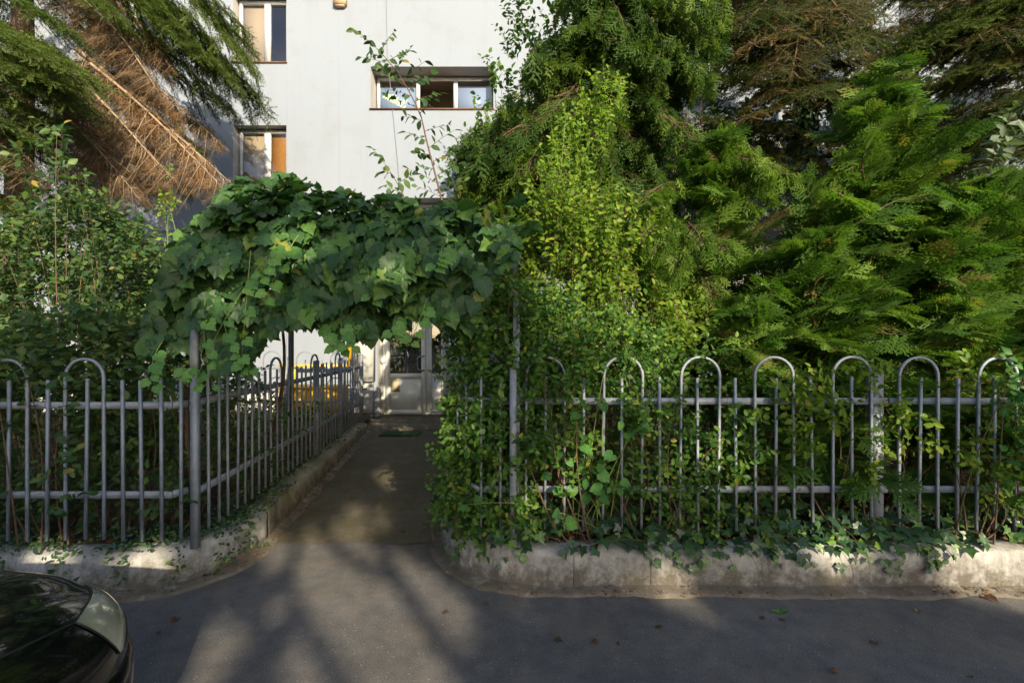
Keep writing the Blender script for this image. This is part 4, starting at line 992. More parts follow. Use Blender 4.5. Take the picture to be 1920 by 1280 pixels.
# young thujas on the right
def thuja(label, base, top, rad, nb, zlo, group=None, lean=0.25):
    base = np.array(base); top = np.array(top); t = thing('thuja_tree', label, 'tree', base, group)
    trunk(t, [base, (base+top)/2+(0.03, 0.0, 0), top], 0.028, 0.006, M['bark'], sides=6)
    for k in range(nb):
        f = (k+random.random())/nb; z = zlo+(top[2]-0.12-zlo)*f**0.9; ax = base+(top-base)*((z-base[2])/(top[2]-base[2]))
        a_ = k*2.399+random.uniform(-.3, .3); l = rad*(1.0-0.88*f)*random.uniform(.45, 1.2)+0.10
        e = random.uniform(-.25, .5)+0.45*f
        place_branch(t, random.choice(THU), ax, ax+np.array([math.cos(a_)*l, math.sin(a_)*l, l*e]), random.uniform(-.5, .5), 'fronds', random.uniform(.7, 1.0))
    place_branch(t, THU[0], top-np.array([0, 0, 0.35]), top, 0.3, 'fronds', 0.5)
    place_branch(t, THU[1], top-np.array([0, 0, 0.45]), top+np.array([0.03, 0, -.05]), 1.8, 'fronds', 0.5)
    return t
thuja('bright green thuja with a tall pointed leader right of the ivy trunk', base_at(1640, 4.3), at(1655, 165, 4.3), 1.2, 84, 0.9)
thuja('spreading green thuja at the far right above the fence', base_at(1850, 4.2), at(1850, 340, 4.2), 1.05, 66, 0.9)
thuja('slender thuja with loose sprays between the climber and the ivy trunk', base_at(1345, 4.6), at(1345, 250, 4.6), 0.85, 40, 1.0)
thuja('low thuja bush leaning against the fence before the taller ones', base_at(1530, 3.75), at(1540, 450, 3.75), 0.8, 46, 0.7)
thuja('small thuja with sprays hanging through the fence near the right edge', base_at(1800, 3.55), at(1790, 560, 3.6), 0.6, 40, 0.35)
thuja('dense thuja filling the gap behind the right fence', base_at(2000, 4.6), at(1990, 380, 4.6), 1.1, 55, 0.8)
thuja('small feathery thuja seedling peeping over the climber', base_at(1420, 3.6), at(1400, 560, 3.6), 0.5, 30, 0.5)

th = thing('thuja_hedge', 'untrimmed thuja growth filling the space above the right fence', 'hedge', base_at(1650, 4.2))
hp_ = sample([(1390, 600), (1480, 430), (1600, 330), (1750, 360), (1930, 330), (1930, 690), (1400, 690)], 100, 3.7, 4.7, 0.5, 0.55, 33)
for p in hp_:
    l = random.uniform(.4, .75); d = nrm(np.array([random.gauss(0, .7), random.uniform(-.9, .2), random.uniform(-.15, .7)])); a = p-d*l*.6
    place_branch(th, random.choice(THU), a, a+d*l, random.uniform(-.9, .9), 'fronds', random.uniform(.6, .9))
for px_ in (1450, 1560, 1700, 1800, 1900):
    bq = base_at(px_, 4.2); tb = Batch(); tb.tube(curve(bq, (bq[0]+random.uniform(-.1, .1), 4.2, 2.3), (.05, 0, 0)), np.linspace(.022, .008, 8), 6); tb.build('trunk', M['bark'], th, True)

# ------------------------------------------------------------------ grape vine on the pergola
vt = thing('grape_vine', 'grape vine with large lobed leaves draped over the pergola arch', 'vine', (-2.3, 3.2, 0.2))
outline = [(262, 640), (290, 560), (318, 500), (338, 440), (372, 405), (400, 392), (425, 352), (455, 330), (500, 345), (530, 322), (575, 340), (600, 362), (650, 352), (700, 375), (740, 362), (800, 392), (850, 380), (910, 398), (940, 420), (970, 440), (965, 475), (935, 510), (900, 555), (875, 610), (830, 590), (780, 585), (730, 610), (700, 630), (640, 620), (590, 600), (545, 590), (500, 620), (455, 690), (420, 690), (385, 650), (350, 640), (300, 650)]
def vine_pts(n):
    p = sample(outline, n, 0, 1); return p
P2 = np.array(outline, float); lo, hi = P2.min(0), P2.max(0); q = lo + rng.random((14000, 2))*(hi-lo); q = q[inpoly(q, outline)][:2300]
Yv = 2.74 + 0.36*np.clip((500-q[:, 1])/170, 0, 1) + 0.42*vnoise(np.c_[q/48.0, np.zeros(len(q))], 1.0, 5) + 0.20*rng.random(len(q)) + 0.25*np.clip((330-q[:, 0])/80, 0, 1)
Pv = np.stack([(q[:, 0]-960)/FPX*Yv, Yv, EYE-(q[:, 1]-645)/FPX*Yv], 1)
up = np.clip((470-q[:, 1])/110, 0, 1)
nv = nrm(np.stack([0.42*rng.normal(size=len(q)), -0.9+0.3*up+0.35*rng.normal(size=len(q)), 0.5+0.5*up+0.4*rng.normal(size=len(q))], 1))
dv = nrm(np.stack([0.5*rng.normal(size=len(q)), -0.25-0.4*up, -0.9+0.5*up+0.35*rng.normal(size=len(q))], 1))
Mv = frames(dv, nv, 0.055+0.075*rng.random(len(q)))
nr = 620; roof = np.stack([-2.35+2.5*rng.random(nr), 3.25+2.1*rng.random(nr), 2.36+0.28*rng.random(nr)], 1); roof[:, 0] -= 0.12*(roof[:, 1]-3)
Mr = frames(nrm(rng.normal(size=(nr, 3))*(1, 1, .3)+(0, -.3, -.4)), nrm(np.array([0, -.15, 1])+0.4*rng.normal(size=(nr, 3))), 0.09+0.07*rng.random(nr))
put_leaves(vt, GRAPE, np.concatenate([Mv, Mr]), np.concatenate([Pv, roof]), M['vine'], 290)
st = Batch()
for k in range(26):
    i = rng.integers(0, len(Pv)); a = Pv[i]; c = np.array([np.clip(a[0]+rng.normal()*.3, -2.2, 0), 3.1+rng.random()*0.6, 2.35]); st.tube(curve(c, a+np.array([0, .08, 0]), (0, 0, .05)), np.linspace(.006, .003, 8), 4)
stuff(st.build('twigs', M['bark'], vt, True))
for (a, c, bw, r0) in (((-2.42, 3.5, 0.25), (-2.2, 3.3, 2.4), (-.12, 0, 0), .022), ((-2.5, 4.3, 0.25), (-2.25, 4.1, 2.4), (.22, 0.1, 0), .02), ((-2.62, 4.5, 0.25), (-2.45, 4.2, 2.4), (-.15, 0.1, 0), .018)):
    st = Batch(); st.tube(curve(a, c, bw, 14), np.linspace(r0, r0*.5, 14), 6); st.build('stem', M['bark'], vt, True)
# hanging shoots with young pale leaves
ys_l = []; ym = []
shoots = [((470, 470), (452, 690)), ((500, 480), (365, 720)), ((640, 600), (660, 650)), ((385, 560), (400, 720)), ((305, 640), (290, 720)), ((745, 590), (740, 625)), ((800, 560), (770, 640)), ((560, 440), (498, 560)), ((830, 460), (815, 500)), ((420, 600), (470, 690)), ((690, 500), (700, 560)), ((350, 700), (355, 690)), ((520, 450), (490, 520)), ((590, 600), (640, 655))]
sb = Batch()
for (a, c) in shoots:
    Y = 2.72+0.12*random.random(); A, C_ = at(*a, Y+0.08), at(*c, Y); cv = curve(A, C_, (0.02*random.uniform(-1, 1), -0.03, 0.0), 9)
    tb = Batch(); tb.tube(cv, np.linspace(.0028, .0012, 9), 4); tb.build('tendril', M['greenstem'], vt, True)
    for k in (2, 4, 6, 7, 8):
        s = (-1)**k; d = np.array([s*0.6+random.uniform(-.2, .2), -0.3, -0.5]); ys_l.append(cv[k]+np.array([s*.02, -.01, -.01])); ym.append((d, (random.uniform(-.3, .3), -1, 0.45), (0.105-0.006*k)*random.uniform(.75, 1.1)))
put_leaves(vt, GRAPE, frames(np.array([m[0] for m in ym]), np.array([m[1] for m in ym], float), np.array([m[2] for m in ym])), np.array(ys_l), M['young'], 80)

# ------------------------------------------------------------------ shrubs left of the path
def shrub(name, label, cat, root, poly, Y0, Y1, ntw, mat, tms, ls, nl=7, tl=0.2, clump=0.35, thr=0.42, seed=0, singles=120, stemmat=None, face=(0, -.5, .8), updir=0.6, nst=24, opposite=False, group=None, droop=.25):
    t = thing(name, label, cat, root, group); stm = Batch()
    P = sample(poly, ntw, Y0, Y1, clump, thr, seed)
    if root[0] < -1: P = P[(P[:, 1] < 3.2) | (P[:, 0] < XL(P[:, 1])-0.22)]
    else: P = P[(P[:, 1] < 3.4) | (P[:, 0] > XR(P[:, 1])+0.05)]
    ctr = np.array(root)+np.array([0, 0, 0.3]); D = nrm(P-ctr)*0.6 + np.array([0, 0, updir]) + 0.5*rng.normal(size=P.shape)
    Mx, T = twig_leaves(P, D, tl, nl, ls, stm, face=face, opposite=opposite, droop=droop)
    put_leaves(t, tms, Mx, T, mat, singles)
    idx = rng.choice(len(P), min(nst, len(P)), replace=False)
    for i in idx:
        a = np.array([root[0]+(P[i, 0]-root[0])*0.75+rng.normal()*.1*(root[0] > -1), P[i, 1]+.05+abs(rng.normal())*.05, 0.22]); h = P[i]
        stm.tube(curve(a, h, (rng.normal()*.08, rng.normal()*.05, 0.05), 9), np.linspace(.008, .0025, 9), 4, caps=False)
    stuff(stm.build('stem', stemmat or M['stem'], t))
    return t
shrub('leafy_shrub', 'dense dark green shrub pushing through the left street fence', 'shrub', (-3.2, 3.7, 0.22), [(-80, 640), (60, 600), (180, 590), (290, 620), (340, 680), (345, 960), (-80, 980)], 3.02, 3.8, 1200, M['shrub'], OVATE, 0.058, 7, 0.2, 0.35, 0.42, 1, 290)
shrub('leafy_shrub', 'tall loose rose shrub with yellowing leaves below the spruce', 'shrub', (-3.8, 4.6, 0.22), [(-60, 440), (60, 420), (160, 380), (250, 430), (320, 500), (340, 640), (-80, 660)], 4.0, 5.4, 1300, M['shrub'], OVATE, 0.06, 8, 0.22, 0.5, 0.47, 2, 120, nst=40)
shrub('leafy_shrub', 'thin upright shrub with large round leaves at the left edge', 'shrub', (-3.6, 3.9, 0.22), [(15, 330), (90, 230), (150, 290), (150, 420), (60, 420)], 3.8, 4.2, 40, M['shrub'], OVATE, 0.075, 6, 0.2, None, .4, 3, 60, nst=3)
shrub('leafy_shrub', 'dark shrub growing behind the fence along the path', 'shrub', (-3.1, 4.4, 0.22), [(370, 700), (480, 720), (560, 800), (600, 850), (500, 930), (380, 980)], 3.5, 5.0, 330, M['shrub'], OVATE, 0.05, 7, 0.18, 0.35, 0.42, 4, 60)
shrub('leafy_shrub', 'light green shoot rising in front of the sunny wall left of the vine', 'shrub', (-3.2, 4.2, 0.22), [(300, 330), (322, 330), (330, 470), (290, 480)], 4.1, 4.3, 16, M['bright'], OVATE, 0.045, 6, 0.15, None, .4, 5, 60, nst=5, stemmat=M['greenstem'])
shrub('leafy_shrub', 'shaded undergrowth shrub between the fence and the yellow cabinet', 'shrub', (-4.2, 6.0, 0.22), [(300, 640), (440, 640), (520, 760), (640, 780), (560, 860), (400, 960), (200, 900)], 4.8, 7.4, 420, M['climber'], OVATE, 0.055, 7, 0.2, 0.5, 0.45, 6, 0)
shrub('leafy_shrub', 'shaded shrub mass behind the left street fence', 'shrub', (-5.0, 5.6, 0.22), [(-200, 520), (300, 490), (330, 700), (300, 900), (-200, 900)], 5.0, 6.2, 1100, M['shrub'], OVATE, 0.075, 7, 0.24, 0.5, 0.4, 7, 0)

# ------------------------------------------------------------------ climber and broadleaf growth right of the path
shrub('climbing_plant', 'small leaved climber swallowing the right pergola post and fence end', 'climber', (0.1, 3.3, 0.22), [(840, 640), (880, 590), (960, 560), (1050, 560), (1150, 600), (1230, 640), (1260, 720), (1100, 760), (1010, 800), (985, 960), (900, 1000), (835, 960), (850, 800)], 3.08, 3.8, 1500, M['climber'], OVATE, 0.043, 8, 0.17, 0.28, 0.42, 8, 290, face=(0, -.8, .6), updir=.1, nst=26)
shrub('climbing_plant', 'small leaved climber hanging over the path edge beside the door', 'climber', (-0.2, 3.2, 0.22), [(838, 720), (860, 620), (900, 560), (960, 520), (1010, 560), (1010, 760), (990, 880), (960, 985), (880, 990), (832, 950), (845, 850)], 2.99, 3.45, 680, M['climber'], OVATE, 0.046, 8, 0.16, 0.22, 0.36, 18, 200, face=(0, -.8, .6), updir=.0, nst=12)
shrub('climbing_plant', 'leafy creeper winding through the bars of the right fence', 'climber', (0.9, 3.0, 0.26), [(985, 660), (1100, 640), (1250, 640), (1350, 670), (1420, 780), (1430, 990), (990, 990)], 2.97, 3.2, 520, M['climber'], OVATE, 0.047, 7, 0.17, 0.22, 0.5, 20, 200, face=(0, -.8, .5), updir=.2, nst=22)
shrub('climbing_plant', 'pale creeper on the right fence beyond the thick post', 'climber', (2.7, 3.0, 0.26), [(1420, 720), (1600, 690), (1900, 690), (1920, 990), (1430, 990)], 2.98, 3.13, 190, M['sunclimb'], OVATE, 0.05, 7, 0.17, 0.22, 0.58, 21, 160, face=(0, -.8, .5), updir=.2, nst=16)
shrub('climbing_plant', 'dark leafy shoots poking out through the left fence near the frame edge', 'climber', (-3.0, 2.95, 0.26), [(-40, 650), (60, 640), (130, 760), (140, 950), (-40, 980)], 2.82, 3.0, 70, M['shrub'], OVATE, 0.06, 6, 0.16, 0.2, 0.5, 22, 140, face=(0, -.8, .5), updir=.2, nst=8)
shrub('broadleaf_tree', 'dark leafed tree against the shaded right facade', 'tree', (4.5, 8.3, 0.22), [(1290, 60), (1400, 130), (1500, 170), (1700, 120), (1960, 60), (1960, 420), (1700, 420), (1500, 430), (1330, 330)], 7.6, 8.8, 620, M['shrub'], OVATE, 0.13, 7, 0.4, 0.7, 0.42, 19, 40, nst=24)
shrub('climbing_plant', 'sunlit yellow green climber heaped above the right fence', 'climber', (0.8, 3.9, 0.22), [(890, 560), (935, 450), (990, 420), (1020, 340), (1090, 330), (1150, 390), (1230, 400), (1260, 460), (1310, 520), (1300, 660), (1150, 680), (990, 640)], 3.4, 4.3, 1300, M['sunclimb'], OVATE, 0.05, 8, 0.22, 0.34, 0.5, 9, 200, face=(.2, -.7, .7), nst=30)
shrub('climbing_plant', 'bright upright shoots rising in front of the cypress', 'climber', (0.75, 4.3, 0.22), [(1010, 300), (1060, 220), (1110, 150), (1170, 165), (1160, 260), (1110, 330), (1090, 420), (1020, 440)], 4.1, 4.5, 170, M['bright'], OVATE, 0.05, 7, 0.2, 0.35, 0.4, 10, 120, nst=6, stemmat=M['greenstem'], updir=1.0)
shrub('broadleaf_tree', 'broadleaf tree with fresh green leaves edging the white wall', 'tree', (0.9, 6.2, 0.22), [(960, -40), (1320, -60), (1330, 100), (1180, 300), (1060, 360), (960, 300), (915, 250), (950, 120)], 5.9, 6.8, 560, M['climber'], OVATE, 0.085, 8, 0.32, 0.6, 0.45, 11, 100, nst=26)
shrub('broadleaf_tree', 'thin leafy branch hanging before the wall beside the stair window', 'tree', (0.1, 5.4, 0.22), [(850, 330), (900, 180), (925, 110), (945, 200), (960, 330), (890, 400), (840, 390)], 5.2, 5.6, 60, M['climber'], OVATE, 0.07, 7, 0.25, 0.4, 0.4, 12, 80, nst=10)
shrub('leafy_shrub', 'mixed undergrowth behind the middle of the right fence', 'shrub', (1.6, 3.9, 0.22), [(1000, 700), (1280, 660), (1440, 680), (1460, 960), (1000, 960)], 3.4, 4.6, 900, M['climber'], OVATE, 0.05, 7, 0.2, 0.4, 0.46, 13, 80, nst=46)
shrub('leafy_shrub', 'undergrowth of leafy stems behind the right end of the fence', 'shrub', (3.6, 3.9, 0.22), [(1440, 700), (1960, 680), (1960, 960), (1440, 960)], 3.5, 4.8, 700, M['climber'], OVATE, 0.055, 7, 0.2, 0.4, 0.48, 14, 80, nst=40)
shrub('leafy_shrub', 'dark backdrop shrub between the cypress and the right facade', 'shrub', (2.4, 5.6, 0.22), [(1000, 420), (1300, 430), (1500, 520), (1900, 520), (1900, 800), (1000, 800)], 5.2, 6.4, 1300, M['shrub'], OVATE, 0.07, 7, 0.25, 0.5, 0.42, 15, 0)
shrub('leafy_shrub', 'grey green shrub with long smooth leaves at the right edge', 'shrub', (5.1, 4.6, 0.22), [(1870, 230), (1990, 190), (1990, 360), (1850, 330)], 4.4, 4.8, 16, M['grey_leaf'], LANCE, 0.17, 7, 0.22, None, .4, 16, 80, nst=5)
shrub('leafy_shrub', 'pale leafy plant hanging over the fence at the right edge', 'shrub', (3.35, 3.1, 0.22), [(1880, 700), (1935, 690), (1935, 990), (1885, 980)], 2.98, 3.12, 36, M['heart'], OVATE, 0.065, 6, 0.16, None, .4, 17, 120, nst=6, face=(0, -.8, .5), updir=.2)

# leafy shoot standing against the white wall above the pergola
def shoot(label, cv, r0, ntw, ls, mat, tl=0.3, seed=0, t0=0.1, name='leafy_shoot'):
    t = thing(name, label, 'shoot', tuple(cv[0])); sb = Batch(); n = len(cv); sb.tube(cv, np.linspace(r0, r0*.25, n), 5)
    P = []; D = []
    for k in range(ntw):
        f = t0+(0.98-t0)*k/ntw; x = f*(n-1); i = int(min(x, n-2)); p = cv[i]*(1-(x-i))+cv[i+1]*(x-i); P.append(p); ax = nrm(cv[i+1]-cv[i])
        D.append(ax*0.45+np.array([(-1)**k*0.8, random.uniform(-.5, .5), .05]))
    P.append(cv[-1]); D.append(cv[-1]-cv[-2])
    Mx, T = twig_leaves(np.array(P), np.array(D), tl, 7, ls, sb, face=(0, -.6, .6), droop=.35, srad=.003)
    put_leaves(t, OVATE, Mx, T, mat, 200); stuff(sb.build('stem', M['stem'], t, True)); return t
shoot('dark leafy shoot rising above the pergola against the white wall', np.concatenate([curve(at(840, 420, 3.9), at(800, 265, 3.9), (0, 0, 0), 6), curve(at(790, 220, 3.9), at(700, 85, 3.9), (.03, 0, .03), 7)]), 0.010, 25, 0.072, M['shrub'], 0.24)
shoot('small side shoot with dark leaves left of the taller one', curve(at(765, 390, 3.8), at(720, 305, 3.8), (.02, 0, 0), 7), 0.006, 4, 0.075, M['shrub'], 0.14)
shoot('tall yellow green stem in front of the cypress', curve(at(1062, 560, 3.9), at(1062, 300, 3.9), (0, 0, 0), 8), 0.006, 7, 0.05, M['bright'], 0.14)
# big heart leaves on the right fence
ht = thing('linden_sapling', 'sapling with big rounded leaves leaning through the right fence', 'sapling', (0.55, 3.05, 0.25))
hp = [(1075, 880), (1050, 860), (1098, 912), (1140, 950), (1120, 890), (1165, 915), (1040, 930), (1085, 790), (1130, 770), (1165, 805), (1180, 825), (1100, 940), (1075, 925), (1150, 865), (1205, 805), (1020, 905), (1060, 990), (1050, 975), (1135, 700), (1125, 900), (1090, 850), (900, 945), (870, 960), (1130, 930), (1160, 930)]
Hm = frames(np.array([(random.uniform(-.7, .7), -.25, random.uniform(-1, .1)) for _ in hp]), np.array([(random.uniform(-.9, .9), -1, random.uniform(-.1, 1.2)) for _ in hp]), np.array([random.uniform(.055, .105) for _ in hp]))
Hp = np.array([at(x, y-14, 2.98+random.uniform(-.06, .04)) for x, y in hp])
put_leaves(ht, HEART, Hm, Hp, M['heart'], 60)
sb = Batch()
for p in Hp[::2]: sb.tube(curve((0.55+random.uniform(-.15, .15), 3.12, 0.3), p, (0, 0.02, .08)), np.linspace(.005, .002, 8), 4)
stuff(sb.build('stem', M['greenstem'], ht))

# ------------------------------------------------------------------ ivy and ground cover on the walls
def along(Pl, Nn, dd, d0, d1, n, o0, o1, zf):
    s = d0+(d1-d0)*rng.random(n); x = np.stack([np.interp(s, dd, Pl[:, k]) for k in range(2)], 1); nn = np.stack([np.interp(s, dd, Nn[:, k]) for k in range(2)], 1)
    o = o0+(o1-o0)*rng.random(n); return np.c_[x+nn*o[:, None], zf(n)], s
iv = thing('ivy', 'ivy carpet spilling over the top of the right garden wall', 'ivy', (1.5, 3.1, 0.26))
dz = RD[-1]
dcor = 4.2
P1, s1 = along(RP, RN, RD, dcor-0.3, dcor+6.0, 2300, -0.03, 0.45, lambda n: 0.27+0.17*rng.random(n)**1.4)
h = vnoise(P1, 0.22, 4); keep = (h > 0.36+0.12*rng.random(len(P1))) | (P1[:, 1] > 3.2); P1 = P1[keep]; P1[:, 2] += 0.10*np.clip(P1[:, 1]-3.1, 0, .3)/.3*rng.random(len(P1))
D1 = nrm(np.c_[rng.normal(size=len(P1))*.7, -0.7+.4*rng.normal(size=len(P1)), -0.35+.35*rng.normal(size=len(P1))]); N1 = nrm(np.array([0, -.75, .75])+.45*rng.normal(size=(len(P1), 3)))
P3, s3 = along(RP, RN, RD, dcor, dcor+5.5, 150, -0.035, -0.012, lambda n: 0.275-0.13*rng.random(n)**2.2)
keep = vnoise(P3, 0.2, 9) > 0.55; P3 = P3[keep]; D3 = nrm(np.c_[rng.normal(size=len(P3))*.4, -0.3*np.ones(len(P3)), -np.ones(len(P3))]); N3 = nrm(np.array([0, -1, .35])+.3*rng.normal(size=(len(P3), 3)))
put_leaves(iv, IVY, np.concatenate([frames(D1, N1, .04+.045*rng.random(len(P1))), frames(D3, N3, .035+.03*rng.random(len(P3)))]), np.concatenate([P1, P3]), M['ivy'], 295)
sb = Batch()
for k in range(60):
    i = rng.integers(0, len(P1)); a = P1[i]; sb.tube(curve(a, a+np.array([rng.normal()*.18, -.04, -.03+rng.normal()*.04]), (0, 0, .03)), .002, 3, caps=False)
for px_, l in ((1400, .2), (1415, .15), (1575, .18), (1350, .12), (1610, .15), (1740, .1)):
    a = at(px_, 1030, 2.93); sb.tube(curve(a, a+np.array([random.uniform(-.05, .14), -.02, -l]), (.02, -.01, 0)), .0016, 3)
stuff(sb.build('runner', M['stem'], iv))
tw = thing('hanging_twig', 'leafy twig hanging over the sunny end of the right wall', 'twig', tuple(at(1720, 1020, 2.92)))
cv = curve(at(1722, 1022, 2.94), at(1774, 1062, 2.90), (0, 0, .005), 7); sb = Batch(); sb.tube(cv, .0018, 4); sb.build('stem', M['stem'], tw)
put_leaves(tw, OVATE, frames(np.array([(1, -.2, .1), (.4, -.3, -1), (.9, -.2, .2), (.5, -.2, -1), (1, -.2, .4), (.3, -.2, -.9)]), np.array([(0, -1, .4)]*6, float), np.array([.05, .045, .055, .06, .05, .04])), np.array([cv[1], cv[2], cv[3], cv[4], cv[5], cv[0]]), M['climber'], 10)

gc = thing('ground_cover', 'small leaved creeper covering the top of the left garden wall', 'creeper', (-2.8, 3.0, 0.26))
P1, _ = along(LP, LN, LD, 6.6, 11.2, 3000, -0.02, 0.4, lambda n: 0.268+0.07*rng.random(n)); P1 = P1[vnoise(P1, .2, 6) > .3+.15*rng.random(len(P1))]
P2_, _ = along(LP, LN, LD, 11.2, 14.5, 900, 0.10, 0.4, lambda n: 0.268+0.06*rng.random(n))
P3, _ = along(LP, LN, LD, 7.6, 10.6, 800, -0.03, -0.008, lambda n: 0.27-0.2*rng.random(n)**1.6); P3 = P3[vnoise(P3*np.array([1, 1, .35]), .13, 3) > .6]
Pa = np.concatenate([P1, P2_, P3]); n = len(Pa)
put_leaves(gc, OVATE, frames(rng.normal(size=(n, 3))*(1, .7, .5)+(0, -.5, -.3), nrm(np.array([0, -.5, .8])+.5*rng.normal(size=(n, 3))), .022+.016*rng.random(n)), Pa, M['ivy'], 200)

# ivy on the right spruce's trunk
it = thing('ivy', 'ivy climbing the dark trunk of the olive spruce', 'ivy', (T2[0], T2[1]-.2, .22))
n = 620; z = .3+rng.random(n)**0.85*4.9; a_ = -math.pi/2+rng.normal(size=n)*1.0; rr = .15+.16*rng.random(n)*np.clip(1.3-(z-3.2)/2.0, .25, 1.3)
Pi = np.c_[T2[0]+np.cos(a_)*rr, T2[1]+np.sin(a_)*rr, z]
put_leaves(it, IVY, frames(np.c_[.5*rng.normal(size=n), -.3*np.ones(n), -1+.3*rng.normal(size=n)], nrm(np.c_[np.cos(a_), np.sin(a_), .5*np.ones(n)]+.3*rng.normal(size=(n, 3))), .09+.07*rng.random(n)), Pi, M['ivy'], 120)

# bare brown stems and litter behind the right fence
dw = thing('dry_stems', 'tangle of dry brown stems behind the right fence', 'stems', (2.0, 3.6, .22)); sb = Batch()
for k in range(170):
    x = random.uniform(-.1, 4.2); y = random.uniform(3.2, 4.2); a = np.array([x, y, .24]); c = a+np.array([random.gauss(0, .35), random.gauss(0, .15), random.uniform(.2, 1.0)])
    sb.tube(curve(a, c, (random.gauss(0, .12), random.gauss(0, .05), random.uniform(-.1, .15)), 7), np.linspace(.004, .0015, 7), 3, caps=False)
stuff(sb.build('stem', plain('dry_brown_stem', (.17, .09, .05), .85, nscale=30, namt=.4), dw))
lt = Batch(); n = 2600; g = np.c_[-0.3+5.6*rng.random(n), 3.06+3*rng.random(n), .25+.06*rng.random(n)]
g2 = np.c_[-5.5+3.2*rng.random(n//2), 3.06+4*rng.random(n//2), .25+.05*rng.random(n//2)]; g = np.concatenate([g, g2]); n = len(g)
lt.inst(OVATE[1], frames(rng.normal(size=(n, 3))*(1, 1, .4), nrm(np.array([0, 0, 1])+.5*rng.normal(size=(n, 3))), .04+.04*rng.random(n)), g)
lo_ = lt.build('leaf_litter', M['deadleaf'], None, True); stuff(lo_); tag(lo_, 'dry brown leaf litter under the plants behind the fences', 'leaf litter')

gl = Batch(); Pg = []
for (Pl_, Nn_, dd_, d0, d1) in ((RP, RN, RD, 3.4, 10.5), (LP, LN, LD, 8.6, 14.5)):
    q_, _ = along(Pl_, Nn_, dd_, d0, d1, 620, -0.12, -0.005, lambda n: 0.03+0.012*rng.random(n)); q_[:, 2] += np.maximum(0, q_[:, 1]-3.66)*.026; Pg.append(q_[vnoise(q_, .25, 12) > .42])
Pg = np.concatenate(Pg); n = len(Pg)
gl.inst(OVATE[0], frames(rng.normal(size=(n, 3))*(1, 1, .3), nrm(np.array([0, 0, 1])+.4*rng.normal(size=(n, 3))), .010+.022*rng.random(n)**2), Pg)
go_ = gl.build('gutter_litter', M['deadleaf']); stuff(go_); tag(go_, 'crumbled dry leaves gathered along the foot of the garden walls', 'leaf litter')

# ------------------------------------------------------------------ fallen leaves on the asphalt
def fallen(px, py, size, label, mat='deadleaf', tms=None, up=0.02):
    size *= 0.75
    Y = EYE*FPX/(py-645); p = at(px, py, Y); tm = random.choice(tms or (GRAPE+IVY+OVATE))
    V, Lq, Cq, vq = tm; V = V.copy(); V[:, 2] = V[:, 2]*1.6+.12*np.sin(5*V[:, 0]+px)+.10*V[:, 1]**2
    V[:, 2] -= V[:, 2].min(); b = Batch(); a = random.uniform(0, 6.28)
    b.inst((V, Lq, Cq, vq), frames(np.array([[math.cos(a), math.sin(a), 0]]), np.array([[0., 0, 1]]), np.array([size])), np.array([[p[0], p[1], .004+(ZP(p[1]) if p[1] > 3.7 else 0)]]), np.array([random.random()]))
    tag(b.build('fallen_leaf', M[mat], None, True), label, 'leaf', 'fallen leaves on the asphalt')
for a in [(332, 1160, .06, 'curled brown leaf lying on the road right of the black car'), (298, 1186, .03, 'tiny brown leaf nearest the headlight of the black car'), (434, 1136, .03, 'tiny brown leaf between the car and the path mouth'),
          (1043, 1199, .055, 'brown leaf lying alone on the road before the wall corner'), (836, 1152, .05, 'thin brown leaf sliver near the wall corner'), (752, 998, .05, 'pale dry leaf on the path near its asphalt seam'),
          (1110, 1204, .045, 'faded leaf right of the lone brown leaf on the road'), (1158, 1210, .03, 'small dark red leaf on the middle of the road'), (1236, 1180, .05, 'greyish leaf on the road below the wall stains'),
          (1432, 1162, .04, 'tan leaf sliver beside the green seedling on the road'), (1464, 1163, .045, 'brown leaf just right of the green seedling'), (1634, 1206, .05, 'long dark leaf on the right half of the road'),
          (1720, 1148, .04, 'small tan leaf near the right wall foot'), (1850, 1120, .09, 'large tan leaf in the sunlit gutter at the far right'), (1565, 1258, .04, 'dark leaf scrap at the bottom of the road'), (912, 1130, .04, 'small leaf scrap in front of the rounded corner'),
          (560, 1000, .035, 'small rusty leaf beside the left kerb of the path'), (1816, 1270, .03, 'tiny tan leaf at the bottom right of the road')]:
    fallen(*a)
sd_ = thing('seedling', 'little pale green sprig with three leaves lying on the road', 'sprig', tuple(at(1462, 1150, EYE*FPX/(1150-645))))
sp_ = np.array(at(1462, 1150, EYE*FPX/505.)); 
put_leaves(sd_, OVATE, frames(np.array([(-1, .1, .3), (1, -.2, .4), (.4, .8, .5)], float), np.array([(0, -.5, 1)]*3, float), np.array([.045, .05, .035])), np.array([sp_+(0, 0, .008)]*3), M['heart'], 5)
for lbl, px_, py_, nl_ in (('small green weed rooted at the foot of the left wall curve', 396, 1082, 16), ('tiny weed at the foot of the left kerb beside the path', 490, 1030, 10)):
    w_ = thing('weed', lbl, 'weed', tuple(at(px_, py_, EYE*FPX/(py_-645)))); p = at(px_, py_, EYE*FPX/(py_-645)); dd_ = np.array([(math.cos(k*2.4), math.sin(k*2.4), .7) for k in range(nl_)])
    put_leaves(w_, OVATE, frames(dd_, np.array([(0, -.5, 1)]*nl_, float), np.full(nl_, .035)), p+dd_*.022+np.array([0, 0, .012]), M['ivy'], 30)

